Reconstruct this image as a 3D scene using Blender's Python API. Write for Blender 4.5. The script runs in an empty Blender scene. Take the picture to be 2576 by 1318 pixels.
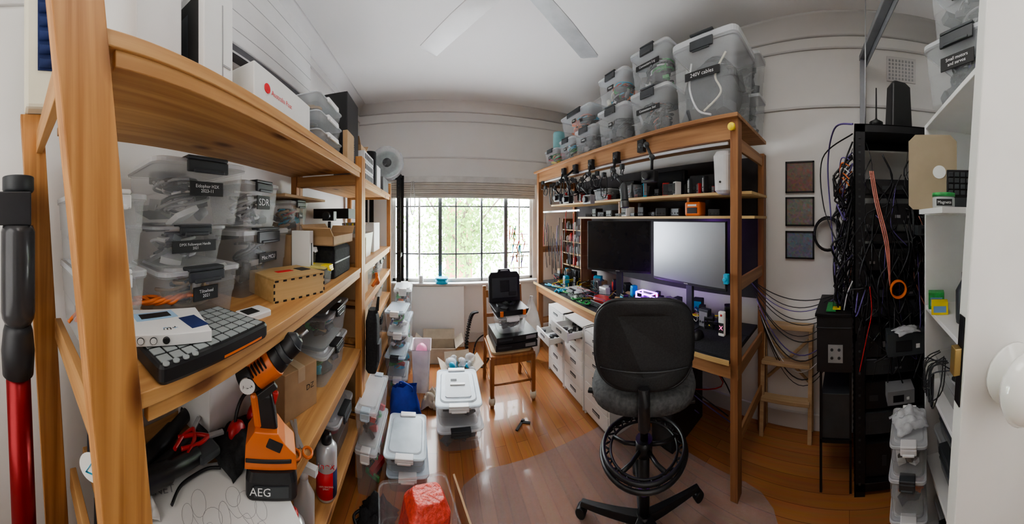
import bpy, bmesh, math, random
from mathutils import Vector, Matrix, Euler, noise
from math import sin, cos, pi, atan2, sqrt, tan, radians
R=random.Random(5)
sc=bpy.context.scene
COL=sc.collection
# ------------------------------------------------------------ materials
def base(name):
    m=bpy.data.materials.new(name); m.use_nodes=True
    n=m.node_tree.nodes; l=m.node_tree.links
    return m,n,l,n['Principled BSDF']
def mat(name,col,rough=.5,metal=0,var=.12,scale=9,bump=0,alpha=1,emis=0,coat=0,trans=0):
    m,n,l,b=base(name)
    tc=n.new('ShaderNodeTexCoord'); no=n.new('ShaderNodeTexNoise'); no.inputs['Scale'].default_value=scale; no.inputs['Detail'].default_value=4
    l.new(tc.outputs['Object'],no.inputs['Vector'])
    rp=n.new('ShaderNodeValToRGB'); e=rp.color_ramp.elements
    e[0].position=.3; e[1].position=.7
    e[0].color=(*[max(0,c*(1-var)) for c in col],1); e[1].color=(*[min(1,c*(1+var)) for c in col],1)
    l.new(no.outputs['Fac'],rp.inputs['Fac']); l.new(rp.outputs['Color'],b.inputs['Base Color'])
    b.inputs['Roughness'].default_value=rough; b.inputs['Metallic'].default_value=metal; b.inputs['Alpha'].default_value=alpha
    if coat: b.inputs['Coat Weight'].default_value=coat
    if trans: b.inputs['Transmission Weight'].default_value=trans
    if emis:
        b.inputs['Emission Color'].default_value=(*col,1); b.inputs['Emission Strength'].default_value=emis
    if bump:
        bp=n.new('ShaderNodeBump'); bp.inputs['Strength'].default_value=bump; bp.inputs['Distance'].default_value=.01
        l.new(no.outputs['Fac'],bp.inputs['Height']); l.new(bp.outputs['Normal'],b.inputs['Normal'])
    return m
def wood(name,c1,c2,axis,rough=.5,knots=True,f=16,coat=0):
    m,n,l,b=base(name)
    tc=n.new('ShaderNodeTexCoord'); mp=n.new('ShaderNodeMapping'); l.new(tc.outputs['Object'],mp.inputs['Vector'])
    s=[f,f,f]; s[axis]=.8; mp.inputs['Scale'].default_value=s
    no=n.new('ShaderNodeTexNoise'); no.inputs['Scale'].default_value=1.6; no.inputs['Detail'].default_value=6; no.inputs['Distortion'].default_value=.7
    l.new(mp.outputs['Vector'],no.inputs['Vector'])
    rp=n.new('ShaderNodeValToRGB'); e=rp.color_ramp.elements; e[0].position=.32; e[1].position=.64
    e[0].color=(*c2,1); e[1].color=(*c1,1)
    l.new(no.outputs['Fac'],rp.inputs['Fac'])
    out=rp.outputs['Color']
    if knots:
        mp2=n.new('ShaderNodeMapping'); s2=[6,6,6]; s2[axis]=2.6; mp2.inputs['Scale'].default_value=s2; l.new(tc.outputs['Object'],mp2.inputs['Vector'])
        v=n.new('ShaderNodeTexVoronoi'); v.inputs['Scale'].default_value=1.0; l.new(mp2.outputs['Vector'],v.inputs['Vector'])
        r2=n.new('ShaderNodeValToRGB'); r2.color_ramp.elements[0].position=.06; r2.color_ramp.elements[1].position=.19
        r2.color_ramp.elements[0].color=(.24,.11,.05,1); r2.color_ramp.elements[1].color=(1,1,1,1)
        l.new(v.outputs['Distance'],r2.inputs['Fac'])
        mx=n.new('ShaderNodeMixRGB'); mx.blend_type='MULTIPLY'; mx.inputs['Fac'].default_value=.85
        l.new(out,mx.inputs['Color1']); l.new(r2.outputs['Color'],mx.inputs['Color2']); out=mx.outputs['Color']
    l.new(out,b.inputs['Base Color']); b.inputs['Roughness'].default_value=rough
    if coat: b.inputs['Coat Weight'].default_value=coat
    bp=n.new('ShaderNodeBump'); bp.inputs['Strength'].default_value=.15; bp.inputs['Distance'].default_value=.004
    l.new(no.outputs['Fac'],bp.inputs['Height']); l.new(bp.outputs['Normal'],b.inputs['Normal'])
    return m
P1=(.60,.34,.14); P2=(.41,.20,.07)
pineX=wood('pine_along',P1,P2,0); pineY=wood('pine_across',P1,P2,1); pineZ=wood('pine_upright',(.58,.29,.105),(.36,.15,.045),2,f=28)
D1=(.40,.215,.10); D2=(.25,.115,.048)
darkX=wood('stained_along',D1,D2,0,knots=False); darkY=wood('stained_across',D1,D2,1,knots=False); darkZ=wood('stained_upright',(.34,.16,.066),(.22,.09,.036),2,knots=False)
chairW=wood('chair_wood',(.36,.15,.05),(.22,.08,.03),2,knots=False,rough=.35)
stoolW=wood('stool_wood',(.56,.40,.24),(.44,.30,.17),0,knots=False)
ply=wood('laser_ply',(.60,.42,.20),(.50,.33,.14),0,knots=False)
def floor_mat():
    m,n,l,b=base('floor_boards')
    tc=n.new('ShaderNodeTexCoord'); mp=n.new('ShaderNodeMapping'); mp.inputs['Rotation'].default_value=(0,0,pi/2)
    l.new(tc.outputs['Object'],mp.inputs['Vector'])
    br=n.new('ShaderNodeTexBrick'); br.inputs['Scale'].default_value=1; br.inputs['Brick Width'].default_value=1.9; br.inputs['Row Height'].default_value=.085
    br.inputs['Mortar Size'].default_value=.0010; br.inputs['Color1'].default_value=(.42,.18,.065,1); br.inputs['Color2'].default_value=(.30,.12,.042,1); br.inputs['Mortar'].default_value=(.12,.045,.02,1); br.inputs['Bias'].default_value=-.1
    l.new(mp.outputs['Vector'],br.inputs['Vector'])
    mp2=n.new('ShaderNodeMapping'); mp2.inputs['Scale'].default_value=(30,1.5,1); l.new(tc.outputs['Object'],mp2.inputs['Vector'])
    no=n.new('ShaderNodeTexNoise'); no.inputs['Scale'].default_value=1.5; no.inputs['Detail'].default_value=6; l.new(mp2.outputs['Vector'],no.inputs['Vector'])
    mx=n.new('ShaderNodeMixRGB'); mx.blend_type='MULTIPLY'; mx.inputs['Fac'].default_value=.4; l.new(br.outputs['Color'],mx.inputs['Color1']); l.new(no.outputs['Color'],mx.inputs['Color2'])
    mg=n.new('ShaderNodeMixRGB'); mg.blend_type='MULTIPLY'; mg.inputs['Fac'].default_value=1; mg.inputs['Color2'].default_value=(1.25,1.25,1.25,1); l.new(mx.outputs['Color'],mg.inputs['Color1'])
    l.new(mg.outputs['Color'],b.inputs['Base Color']); b.inputs['Roughness'].default_value=.27; b.inputs['Coat Weight'].default_value=.3
    return m
wallM=mat('white_wall_paint',(.80,.79,.77),.75,var=.02,scale=3,bump=.05)
ceilM=mat('ceiling_paint',(.82,.81,.80),.8,var=.015,scale=2)
trimM=mat('trim_paint',(.64,.63,.62),.6,var=.02)
white=mat('white_laminate',(.80,.80,.79),.4,var=.02)
doorM=mat('door_gloss_paint',(.78,.77,.75),.35,var=.02)
whiteP=mat('white_plastic',(.76,.76,.76),.35,var=.03)
porc=mat('white_porcelain',(.86,.85,.82),.12,var=.01,coat=.6)
black=mat('black_plastic',(.018,.018,.020),.4,var=.2)
blackM=mat('black_metal',(.016,.016,.018),.45,metal=.3,var=.2)
fabric=mat('black_fabric',(.02,.021,.023),.85,var=.3,scale=80,bump=.3)
vinylB=mat('matte_black_vinyl',(.022,.023,.025),.55,var=.25,scale=140,bump=.15)
foam=mat('dark_grey_foam',(.085,.087,.09),.9,var=.3,scale=60,bump=.3)
dgrey=mat('dark_grey_plastic',(.045,.05,.055),.45,var=.15)
grey=mat('grey_plastic',(.24,.24,.25),.45,var=.08)
lgrey=mat('light_grey_pads',(.30,.33,.33),.6,var=.04)
steel=mat('galvanised_steel',(.50,.51,.53),.4,metal=.7,var=.1)
clear=mat('clear_tub_plastic',(.66,.70,.72),.3,var=.03,alpha=.26)
clearlid=mat('frosted_lid_plastic',(.74,.77,.80),.3,var=.03,alpha=.50)
bagM=mat('clear_bag_film',(.85,.87,.9),.15,var=.1,scale=30,bump=.6,alpha=.4)
card=mat('brown_cardboard',(.45,.30,.17),.8,var=.08,scale=14)
cardP=mat('pale_cardboard',(.44,.37,.29),.8,var=.08,scale=14)
wcard=mat('white_cardboard',(.74,.74,.73),.55,var=.03)
orange=mat('orange_plastic',(.70,.17,.035),.35,var=.06)
red=mat('red_plastic',(.50,.03,.03),.35,var=.08)
redm=mat('red_metal_tube',(.27,.012,.015),.28,metal=.5,var=.05)
wrapR=mat('red_bubble_wrap',(.85,.10,.07),.3,var=.25,scale=60,bump=.8)
blue=mat('blue_fabric',(.02,.05,.38),.6,var=.25,scale=12,bump=.4)
navy=mat('navy_foam',(.015,.03,.12),.8,var=.2)
cyan=mat('cyan_plastic',(.03,.40,.62),.4)
teal=mat('teal_plastic',(.25,.50,.52),.5)
yellow=mat('yellow_plastic',(.80,.62,.04),.4)
green=mat('green_board',(.05,.32,.09),.5,var=.3,scale=60)
purple=mat('purple_cable',(.14,.10,.30),.5)
pink=mat('salmon_cable',(.55,.20,.15),.5)
cream=mat('cream_panel',(.74,.70,.56),.6,var=.03)
beige=mat('beige_board',(.36,.29,.20),.7,var=.05)
brass=mat('brass',(.48,.34,.14),.35,metal=.8)
paper=mat('white_paper',(.80,.80,.78),.7,var=.02)
ink=mat('black_ink',(.02,.02,.02),.6)
lettr=mat('white_lettering',(.80,.80,.80),.5)
grlet=mat('grey_lettering',(.35,.35,.36),.5)
redlet=mat('red_print',(.70,.03,.04),.5)
glass=mat('window_glass',(.9,.95,.95),.02,var=.01,alpha=.03)
mullM=mat('window_steel_paint',(.10,.11,.12),.5)
mullL=mat('window_white_paint',(.66,.66,.64),.5)
blindM=mat('blind_fabric',(.55,.53,.48),.7,var=.06)
screenD=mat('dark_screen',(.012,.013,.016),.25,var=.1)
screenL=mat('glare_grey_screen',(.25,.26,.28),.33,metal=.85,var=.04,scale=3)  # pale metallic base stands in for window glare on a dark screen
led=mat('purple_led',(.45,.06,1.0),.4,emis=9)
ledstrip=mat('white_diffuser_strip',(.60,.62,.65),.4,emis=.08)
leafM=mat('sunlit_leaves',(.16,.30,.05),.6,var=.5,scale=3)
barkM=mat('tree_bark',(.10,.075,.055),.9,var=.3)
brickM=mat('neighbour_brick',(.35,.12,.09),.9,var=.2)
matM=mat('vinyl_mat',(.50,.51,.56),.13,var=.03,scale=2,alpha=.17)
MIX=[black,dgrey,grey,whiteP,black,dgrey,card,cyan,red,green]
# ------------------------------------------------------------ mesh builder
class B:
    def __init__(s): s.bm=bmesh.new(); s.ms=[]
    def mi(s,m):
        if m not in s.ms: s.ms.append(m)
        return s.ms.index(m)
    def _f(s,verts,m,smooth=False):
        i=s.mi(m); fs=set(f for v in verts for f in v.link_faces)
        for f in fs: f.material_index=i; f.smooth=smooth
    def box(s,c,d,m,rot=None):
        r=bmesh.ops.create_cube(s.bm,size=1); M=Matrix.Translation(c)
        if rot: M=M@Euler(rot).to_matrix().to_4x4()
        M=M@Matrix.Diagonal((*d,1)); bmesh.ops.transform(s.bm,matrix=M,verts=r['verts']); s._f(r['verts'],m); return s
    def b2(s,x0,x1,y0,y1,z0,z1,m): return s.box(((x0+x1)/2,(y0+y1)/2,(z0+z1)/2),(abs(x1-x0),abs(y1-y0),abs(z1-z0)),m)
    def cyl(s,p0,p1,r0,m,r1=None,n=18):
        p0=Vector(p0);p1=Vector(p1);d=p1-p0
        r=bmesh.ops.create_cone(s.bm,cap_ends=True,segments=n,radius1=r0,radius2=r0 if r1 is None else r1,depth=d.length)
        M=Matrix.Translation((p0+p1)/2)@Vector((0,0,1)).rotation_difference(d.normalized()).to_matrix().to_4x4()
        bmesh.ops.transform(s.bm,matrix=M,verts=r['verts']); s._f(r['verts'],m)
        for v in r['verts']:
            for f in v.link_faces:
                if len(f.verts)==4: f.smooth=True
        return s
    def sph(s,c,r,m,sc3=(1,1,1),n=20,rot=None):
        q=bmesh.ops.create_uvsphere(s.bm,u_segments=n,v_segments=n//2+2,radius=r); M=Matrix.Translation(c)
        if rot: M=M@Euler(rot).to_matrix().to_4x4()
        M=M@Matrix.Diagonal((*sc3,1)); bmesh.ops.transform(s.bm,matrix=M,verts=q['verts']); s._f(q['verts'],m,True); return s
    def rings(s,rs,m,cap0=True,cap1=True,smooth=True,closed=False):
        i=s.mi(m); L=[[s.bm.verts.new(p) for p in r] for r in rs]; n=len(L[0])
        pr=list(zip(L,L[1:]))
        if closed: pr.append((L[-1],L[0]))
        for a,b in pr:
            for k in range(n):
                f=s.bm.faces.new((a[k],a[(k+1)%n],b[(k+1)%n],b[k])); f.material_index=i; f.smooth=smooth
        if not closed:
            if cap0: f=s.bm.faces.new(L[0][::-1]); f.material_index=i
            if cap1: f=s.bm.faces.new(L[-1]); f.material_index=i
        return s
    def lathe(s,prof,m,c=(0,0,0),n=28,axis=2):
        rs=[]
        for r,z in prof:
            ring=[]
            for k in range(n):
                a=2*pi*k/n; p=[r*cos(a),r*sin(a),z]
                if axis==0: p=[z,r*cos(a),r*sin(a)]
                if axis==1: p=[r*sin(a),z,r*cos(a)]
                ring.append((p[0]+c[0],p[1]+c[1],p[2]+c[2]))
            rs.append(ring)
        return s.rings(rs,m)
    def loft(s,secs,m,c=(0,0),cap0=True,cap1=True):
        rs=[]
        for z,hw,hd,r in secs:
            ring=[]
            for qx,qy,a0 in ((1,1,0),(-1,1,pi/2),(-1,-1,pi),(1,-1,1.5*pi)):
                for k in range(5):
                    a=a0+k*pi/8; ring.append((c[0]+qx*(hw-r)+r*cos(a),c[1]+qy*(hd-r)+r*sin(a),z))
            rs.append(ring)
        return s.rings(rs,m,cap0,cap1,smooth=False)
    def tube(s,pts,r,m,n=6,closed=False):
        pts=[Vector(p) for p in pts]; rs=[]; up=Vector((.13,.21,.97)); N=len(pts)
        for k,p in enumerate(pts):
            if closed: t=pts[(k+1)%N]-pts[k-1]
            else: t=pts[min(k+1,N-1)]-pts[max(k-1,0)]
            if t.length<1e-6: t=Vector((0,0,1))
            t.normalize(); a=t.cross(up)
            if a.length<.15: a=t.cross(Vector((1,.1,0)))
            a.normalize(); b=t.cross(a); rs.append([p+r*(cos(2*pi*j/n)*a+sin(2*pi*j/n)*b) for j in range(n)])
        return s.rings(rs,m,closed=closed)
    def prism(s,poly,y0,y1,m):
        a=[(x,y0,z) for x,z in poly]; b=[(x,y1,z) for x,z in poly]
        return s.rings([a,b],m,smooth=False)
    def text(s,body,size,m,loc,rot=(pi/2,0,0),al='CENTER',sp=1):
        cu=bpy.data.curves.new('t','FONT'); cu.body=body; cu.size=size; cu.align_x=al; cu.align_y='CENTER'; cu.resolution_u=2; cu.space_line=sp
        o=bpy.data.objects.new('t',cu); me=bpy.data.meshes.new_from_object(o)
        me.transform(Matrix.Translation(loc)@Euler(rot).to_matrix().to_4x4())
        n0=len(s.bm.faces); s.bm.from_mesh(me); s.bm.faces.ensure_lookup_table(); i=s.mi(m)
        for f in s.bm.faces[n0:]: f.material_index=i
        bpy.data.objects.remove(o); bpy.data.curves.remove(cu); bpy.data.meshes.remove(me); return s
    def obj(s,name,parent=None,loc=(0,0,0),rz=0,bev=0,label=None,cat=None,group=None,kind=None,rot=None,seg=2):
        bmesh.ops.recalc_face_normals(s.bm,faces=s.bm.faces[:])
        me=bpy.data.meshes.new(name); s.bm.to_mesh(me); s.bm.free()
        for m in s.ms: me.materials.append(m)
        o=bpy.data.objects.new(name,me); COL.objects.link(o)
        o.location=loc; o.rotation_euler=rot or (0,0,rz)
        if parent: o.parent=parent
        if bev:
            md=o.modifiers.new('bevel','BEVEL'); md.width=bev; md.segments=seg; md.limit_method='ANGLE'; md.angle_limit=.6
        meta(o,label,cat,group,kind); return o
def meta(o,label,cat,group=None,kind=None):
    if label: o['label']=label
    if cat: o['category']=cat
    if group: o['group']=group
    if kind: o['kind']=kind
def thing(name,label,cat,loc=(0,0,0),rz=0,group=None,rot=None):
    o=bpy.data.objects.new(name,None); o.empty_display_size=.1; COL.objects.link(o); o.location=loc; o.rotation_euler=rot or (0,0,rz)
    meta(o,label,cat,group); return o
def smooth_path(pts,n=8):
    pts=[Vector(p) for p in pts]; out=[]
    for k in range(len(pts)-1):
        p0=pts[max(k-1,0)];p1=pts[k];p2=pts[k+1];p3=pts[min(k+2,len(pts)-1)]
        for j in range(n):
            t=j/n; out.append(.5*((2*p1)+(p2-p0)*t+(2*p0-5*p1+4*p2-p3)*t*t+(3*p1-p0-3*p2+p3)*t**3))
    out.append(pts[-1]); return out
def hang(p,q,sag,n=16):
    p=Vector(p);q=Vector(q); return [p.lerp(q,k/n)-Vector((0,0,sag*4*(k/n)*(1-k/n))) for k in range(n+1)]
# frames: shelving along the left wall, bench along the right wall
LR=pi/2+.04
def L(s,t,z): return (-.04*s-.9992*t,.9992*s-.04*t,z)
DR=-pi/2+.0475
def D(s,w,z): return (1.42-.0475*s+.9989*w,.674+.9989*s+.0475*w,z)
def cloth(loc,rz,w,d,h,m,label,seed,name='crumpled_cloth',cat='cloth'):
    b=B(); i=b.mi(m); NX,NY=16,12; V=[]
    for a in range(NX+1):
        row=[]
        for c in range(NY+1):
            u=a/NX*2-1; v=c/NY*2-1; e=max(0,1-(u*u+v*v)*.55)
            z=h*e*(.45+.9*abs(noise.noise(Vector((u*2.1+seed,v*2.3,seed*1.7)))))+.004
            j=Vector((noise.noise(Vector((u*3,v*3,seed+9)))*.18,noise.noise(Vector((u*3,v*3,seed+19)))*.18,0))
            row.append(b.bm.verts.new(((u*.5+j.x*.5)*w,(v*.5+j.y*.5)*d,z)))
        V.append(row)
    for a in range(NX):
        for c in range(NY):
            f=b.bm.faces.new((V[a][c],V[a+1][c],V[a+1][c+1],V[a][c+1])); f.material_index=i; f.smooth=True
    o=b.obj(name,loc=loc,rz=rz,label=label,cat=cat); md=o.modifiers.new('solid','SOLIDIFY'); md.thickness=.004; md.offset=1; return o
# ------------------------------------------------------------ room
def structure(b,name,**k): return b.obj(name,kind='structure',**k)
structure(B().b2(-1.12,2.12,-.87,3.62,-.1,0,floor_mat()),'floor')
structure(B().b2(-1.2,2.2,-.95,3.7,3.28,3.36,ceilM),'ceiling')
structure(B().b2(-1.2,-1.1,-.95,3.7,0,3.28,wallM),'wall_left')
structure(B().b2(2.1,2.2,-.95,3.7,0,3.28,wallM),'wall_right')
structure(B().b2(-1.1,2.1,-.95,-.85,0,3.28,wallM),'wall_rear')
W0,W1,Z0,Z1=-.62,1.37,.83,2.24
structure(B().b2(-1.1,W0,3.6,3.7,0,3.28,wallM).b2(W1,2.1,3.6,3.7,0,3.28,wallM).b2(W0,W1,3.6,3.7,0,Z0,wallM).b2(W0,W1,3.6,3.7,Z1,3.28,wallM),'wall_front')
structure(B().b2(-1.1,2.1,3.585,3.6,2.53,2.55,trimM).b2(-1.1,2.1,3.585,3.6,3.03,3.045,trimM),'trim_1',bev=.004)
structure(B().b2(2.085,2.1,-.85,3.585,2.59,2.61,trimM).b2(2.085,2.1,-.85,3.585,3.06,3.075,trimM),'trim_2',bev=.004)
structure(B().b2(-1.1,-1.085,-.85,3.585,2.59,2.61,trimM).b2(-1.1,-1.085,-.85,3.585,3.06,3.075,trimM),'trim_3',bev=.004)
def cove(p0,p1,inw,nm):
    b=B(); inw=Vector(inw); poly=[(0,0)]+[(.12-.12*sin(k*pi/16),.12-.12*cos(k*pi/16)) for k in range(9)]
    rs=[[Vector(p)+inw*u+Vector((0,0,-v)) for u,v in poly] for p in (p0,p1)]
    b.rings(rs,ceilM); structure(b,nm)
cove((-1.1,3.6,3.28),(2.1,3.6,3.28),(0,-1,0),'trim_4'); cove((2.1,-.85,3.28),(2.1,3.6,3.28),(-1,0,0),'trim_5'); cove((-1.1,-.85,3.28),(-1.1,3.6,3.28),(1,0,0),'trim_6')
structure(B().b2(-1.1,2.1,3.58,3.6,0,.13,trimM),'baseboard_front',bev=.004)
structure(B().b2(2.08,2.1,-.85,3.58,0,.13,trimM),'baseboard_right',bev=.004)
structure(B().b2(-1.1,-1.08,-.85,3.58,0,.13,trimM),'baseboard_left',bev=.004)
# window
win=thing('window_1',None,None); win['kind']='structure'
b=B()
b.b2(W0,W1,3.62,3.67,Z0,Z0+.04,mullL).b2(W0,W1,3.62,3.67,Z1-.04,Z1,mullL).b2(W0,W0+.04,3.62,3.67,Z0,Z1,mullL).b2(W1-.04,W1,3.62,3.67,Z0,Z1,mullL)
for x,w in ((.04,.05),(.62,.024),(.97,.05),(-.42,.035)): b.b2(x-w/2,x+w/2,3.62,3.67,Z0,Z1,mullM)
for x in (.26,): b.b2(x-.009,x+.009,3.63,3.66,Z0,Z1,mullM)
for z in (1.21,1.87): b.b2(W0,W1,3.63,3.66,z-.009,z+.009,mullM)
b.b2(-.26,-.235,3.62,3.67,Z0,Z1,mullL).b2(1.16,1.18,3.62,3.67,Z0,Z1,mullL)
b.obj('window_frame',win,bev=.003)
B().b2(W0+.02,W1-.02,3.64,3.645,Z0+.02,Z1-.02,glass).obj('window_pane',win)
B().b2(W0-.05,W1+.06,3.50,3.62,Z0-.03,Z0,mullL).obj('window_sill',win,bev=.006)
b=B()
b.b2(W0-.06,W1+.05,3.53,3.60,2.19,2.27,mullL).b2(W0-.01,W1+.01,3.565,3.575,1.98,2.2,blindM)
for k in range(7): b.box(((W0+W1)/2,3.545+.008*(k%2),2.175-.03*k),(W1-W0+.02,.035,.027),blindM,rot=(.25,0,0))
b.obj('raised_blind',win,bev=.003)
B().tube(smooth_path([(-.34,3.50,2.2),(-.36,3.49,1.9),(-.33,3.48,1.75),(-.30,3.49,1.9),(-.32,3.50,2.2)]),.006,mullL).obj('blind_cord',win)
# outside
b=B(); i=b.mi(leafM)
for k in range(4600):
    c=Vector((R.gauss(.75,.66),R.uniform(5.6,7.4),R.gauss(1.35,.6))); s=R.uniform(.03,.075)
    M=Euler((R.uniform(0,6),R.uniform(0,6),R.uniform(0,6))).to_matrix()
    vs=[b.bm.verts.new(c+M@Vector(p)) for p in ((-s,0,0),(0,-s*.5,0),(s,0,0),(0,s*.5,0))]; f=b.bm.faces.new(vs); f.material_index=i
b.tube(smooth_path([(.7,6.5,-.5),(.75,6.5,.6),(.6,6.4,1.4),(.9,6.5,2.6)]),.05,barkM).tube(smooth_path([(.68,6.4,.9),(.2,6.3,1.5),(-.3,6.2,2.3)]),.022,barkM).tube(smooth_path([(.68,6.4,1.1),(1.1,6.3,1.7),(1.5,6.2,2.2)]),.022,barkM)
b.obj('garden_tree',label='leafy garden tree in bright sun outside the window',cat='tree')
b=B().b2(.3,1.1,8.2,9.6,-.5,1.9,brickM); b.prism([(.2,1.9),(1.2,1.9),(.7,2.3)],8.15,9.65,brickM); b.b2(.5,.8,8.17,8.2,1.2,1.7,mullM); b.obj('neighbouring_house',label='red brick house behind the garden tree',cat='house')
# ------------------------------------------------------------ shelving unit (pine)
def fpost(z): return .057+.101*(2.07-z)
def shelving(s0,s1,levels,near,label):
    T=thing('shelving_unit',label,'shelving unit',L(0,0,0),LR,'pine shelving units')
    for s in (s0,s1):
        for t in (.42,.90):
            if near and s==s0:
                if t<.5: f=fpost; w=.094; dp=.05; top=2.5
                else: f=lambda z:.02+.062*(2.05-z); w=.08; dp=.05; top=2.06
            else: f=lambda z:s; w=.05; dp=.045; top=2.11
            rs=[[(f(z)+dx,t+dy,z) for dx,dy in ((0,0),(w,0),(w,dp),(0,dp))] for z in (0,top)]
            B().rings(rs,pineZ,smooth=False).obj('upright_post',T,bev=.003)
        for z in (2.0,1.36,.83,.36):
            o=(fpost(z)+.01) if near and s==s0 else s+.012
            B().b2(o,o+.022,.465,.90,z-.075,z-.005,pineY).obj('side_rail',T,bev=.002)
    for z in levels:
        o=min(fpost(z)+.093,.25) if near else s0+.052
        B().b2(o,s1-.002,.425,.945,z-.03,z,pineX).b2(o+.02,s1-.01,.43,.448,z-.062,z-.03,pineX).obj('shelf_board',T,bev=.002)
shelving(.11,1.66,(2.03,1.38,.85,.38),True,'tall open pine shelving unit packed with plastic tubs')
shelving(1.712,3.02,(1.98,1.38,1.12,.85,.38,.1),False,'pine shelving unit beside the window packed with boxes')
# ------------------------------------------------------------ tubs
def contents(loc,rz,W,Dp,H,seed,pal=None,n=14,name='loose_parts',lab='jumble of cables and small parts inside a tub'):
    r=random.Random(seed); b=B(); pal=pal or MIX
    for k in range(n):
        m=r.choice(pal); x=r.uniform(-.32,.32)*W; y=r.uniform(-.3,.3)*Dp; z=r.uniform(.1,.75)*H
        q=r.random()
        if q<.45: b.box((x,y,z),(r.uniform(.12,.34)*W,r.uniform(.12,.34)*Dp,r.uniform(.08,.24)*H),m,rot=(r.uniform(-.4,.4),r.uniform(-.4,.4),r.uniform(0,3)))
        elif q<.6: b.cyl((x,y,z*.5),(x+.04*r.uniform(-1,1),y,z),.06*W,m,n=10)
        else:
            rr=r.uniform(.12,.30)*min(W,Dp); a0=r.uniform(0,6); pts=[]
            for j in range(18):
                a=a0+j*.5; pts.append((x*.5+rr*cos(a),y*.5+rr*sin(a)*.9,z*.8+.008*j*H/.2+.02*H*sin(j)))
            pts=[(p[0],p[1],min(p[2],H*.85)) for p in pts]
            b.tube(smooth_path(pts,3),.004+.004*r.random(),m,n=5)
    b.obj(name,loc=loc,rz=rz,label=lab,cat='small parts',kind='stuff')
def tub(loc,rz,W,Dp,H,txt=None,latch=dgrey,seed=1,label='clear plastic storage tub with dark clip handles',lidm=None,pal=None,n=16,ts=.022,grp='clear storage tubs',wide=.42,fill=True,lid=True):
    lidm=lidm or clearlid; T=thing('storage_tub',label,'storage tub',loc,rz,grp); hw,hd=W/2,Dp/2
    r=min(W,Dp)*.12
    B().loft([(0,hw*.84,hd*.84,r),(H*.45,hw*.89,hd*.89,r),(H*.46,hw*.91,hd*.91,r),(H*.87,hw*.95,hd*.95,r),(H*.87,hw*.99,hd*.99,r),(H*.9,hw*.99,hd*.99,r)],clear,cap1=False).obj('tub_body',T)
    if lid:
        LD=B().loft([(H*.9,hw,hd,r),(H*.96,hw,hd,r),(H*.975,hw*.97,hd*.97,r),(H*.95,hw*.9,hd*.9,r),(H*.95,hw*.8,hd*.8,r),(H,hw*.76,hd*.76,r)],lidm).obj('tub_lid',T)
        for sgn in (-1,1):
            b=B(); w=W*wide
            b.box((0,sgn*(hd+.006),H*.86),(w,.012,min(.06,H*.18)),latch).box((0,sgn*(hd-.012),H*.985),(w,.045,.012),latch).box((0,sgn*(hd+.012),H*.79),(w*.75,.01,.012),latch)
            b.obj('clip_handle',LD,bev=.004)
    if txt:
        lines=txt.count('\n')+1; nl=max(len(q) for q in txt.split('\n'))
        pw=max(.05,nl*ts*.62+.012); ph=ts*1.15*lines+.010; zz=H*.54 if H>.15 else H*.48
        b=B().box((0,-hd*.93-.008,zz),(pw,.004,ph),ink); b.text(txt,ts,lettr,(0,-hd*.93-.0115,zz)); b.obj('label_plate',T)
    if fill: contents(loc,rz,W*.86,Dp*.86,H*.85,seed,pal,n)
    return T
def lt(s0,s1,t0,dp,z0,z1,**k):
    return tub(L((s0+s1)/2,t0+dp/2,z0),LR+k.pop('rr',0),s1-s0,dp,z1-z0,**k)
G=dict(grp='clear tubs on the pine shelves')
GW=[dgrey,grey,whiteP,grey,black,whiteP,dgrey]
lt(.40,.71,.60,.28,1.38,1.55,txt='Tiltwheel\n2021',ts=.014,seed=3,label='clear tub labelled for a tilt wheel kit',rr=-.12,pal=[card,whiteP,card,dgrey],**G)
lt(.39,.68,.64,.26,1.552,1.68,txt='DMX Followspot Handle\n2021',seed=4,label='clear tub with wide black printed label',ts=.012,rr=-.06,pal=GW,**G)
lt(.38,.72,.58,.30,1.682,1.88,txt='Eidophor H2X\n2023-11',ts=.014,seed=5,label='wide clear tub stacked highest under the board',rr=-.16,wide=.42,pal=GW,**G)
lt(.76,1.15,.66,.24,1.38,1.66,txt='Misc MCU',ts=.024,seed=6,label='deep clear tub of circuit modules',pal=GW,**G)
lt(.78,1.06,.66,.22,1.662,1.86,txt='SDR',seed=7,label='square clear tub with SDR label',ts=.042,pal=GW,**G)
lt(.15,.34,.60,.28,1.38,1.57,seed=8,label='clear tub behind the leaning post',latch=whiteP,n=12,pal=GW,**G)
lt(.14,.34,.60,.28,1.572,1.77,seed=9,label='clear tub stacked behind the leaning post',latch=whiteP,n=12,pal=GW,**G)
lt(1.18,1.42,.68,.22,1.62,1.80,seed=10,txt='Net',ts=.02,label='small clear tub standing on a plain carton',**G)
mat_tape=mat('packing_tape',(.55,.42,.28),.3)
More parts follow.
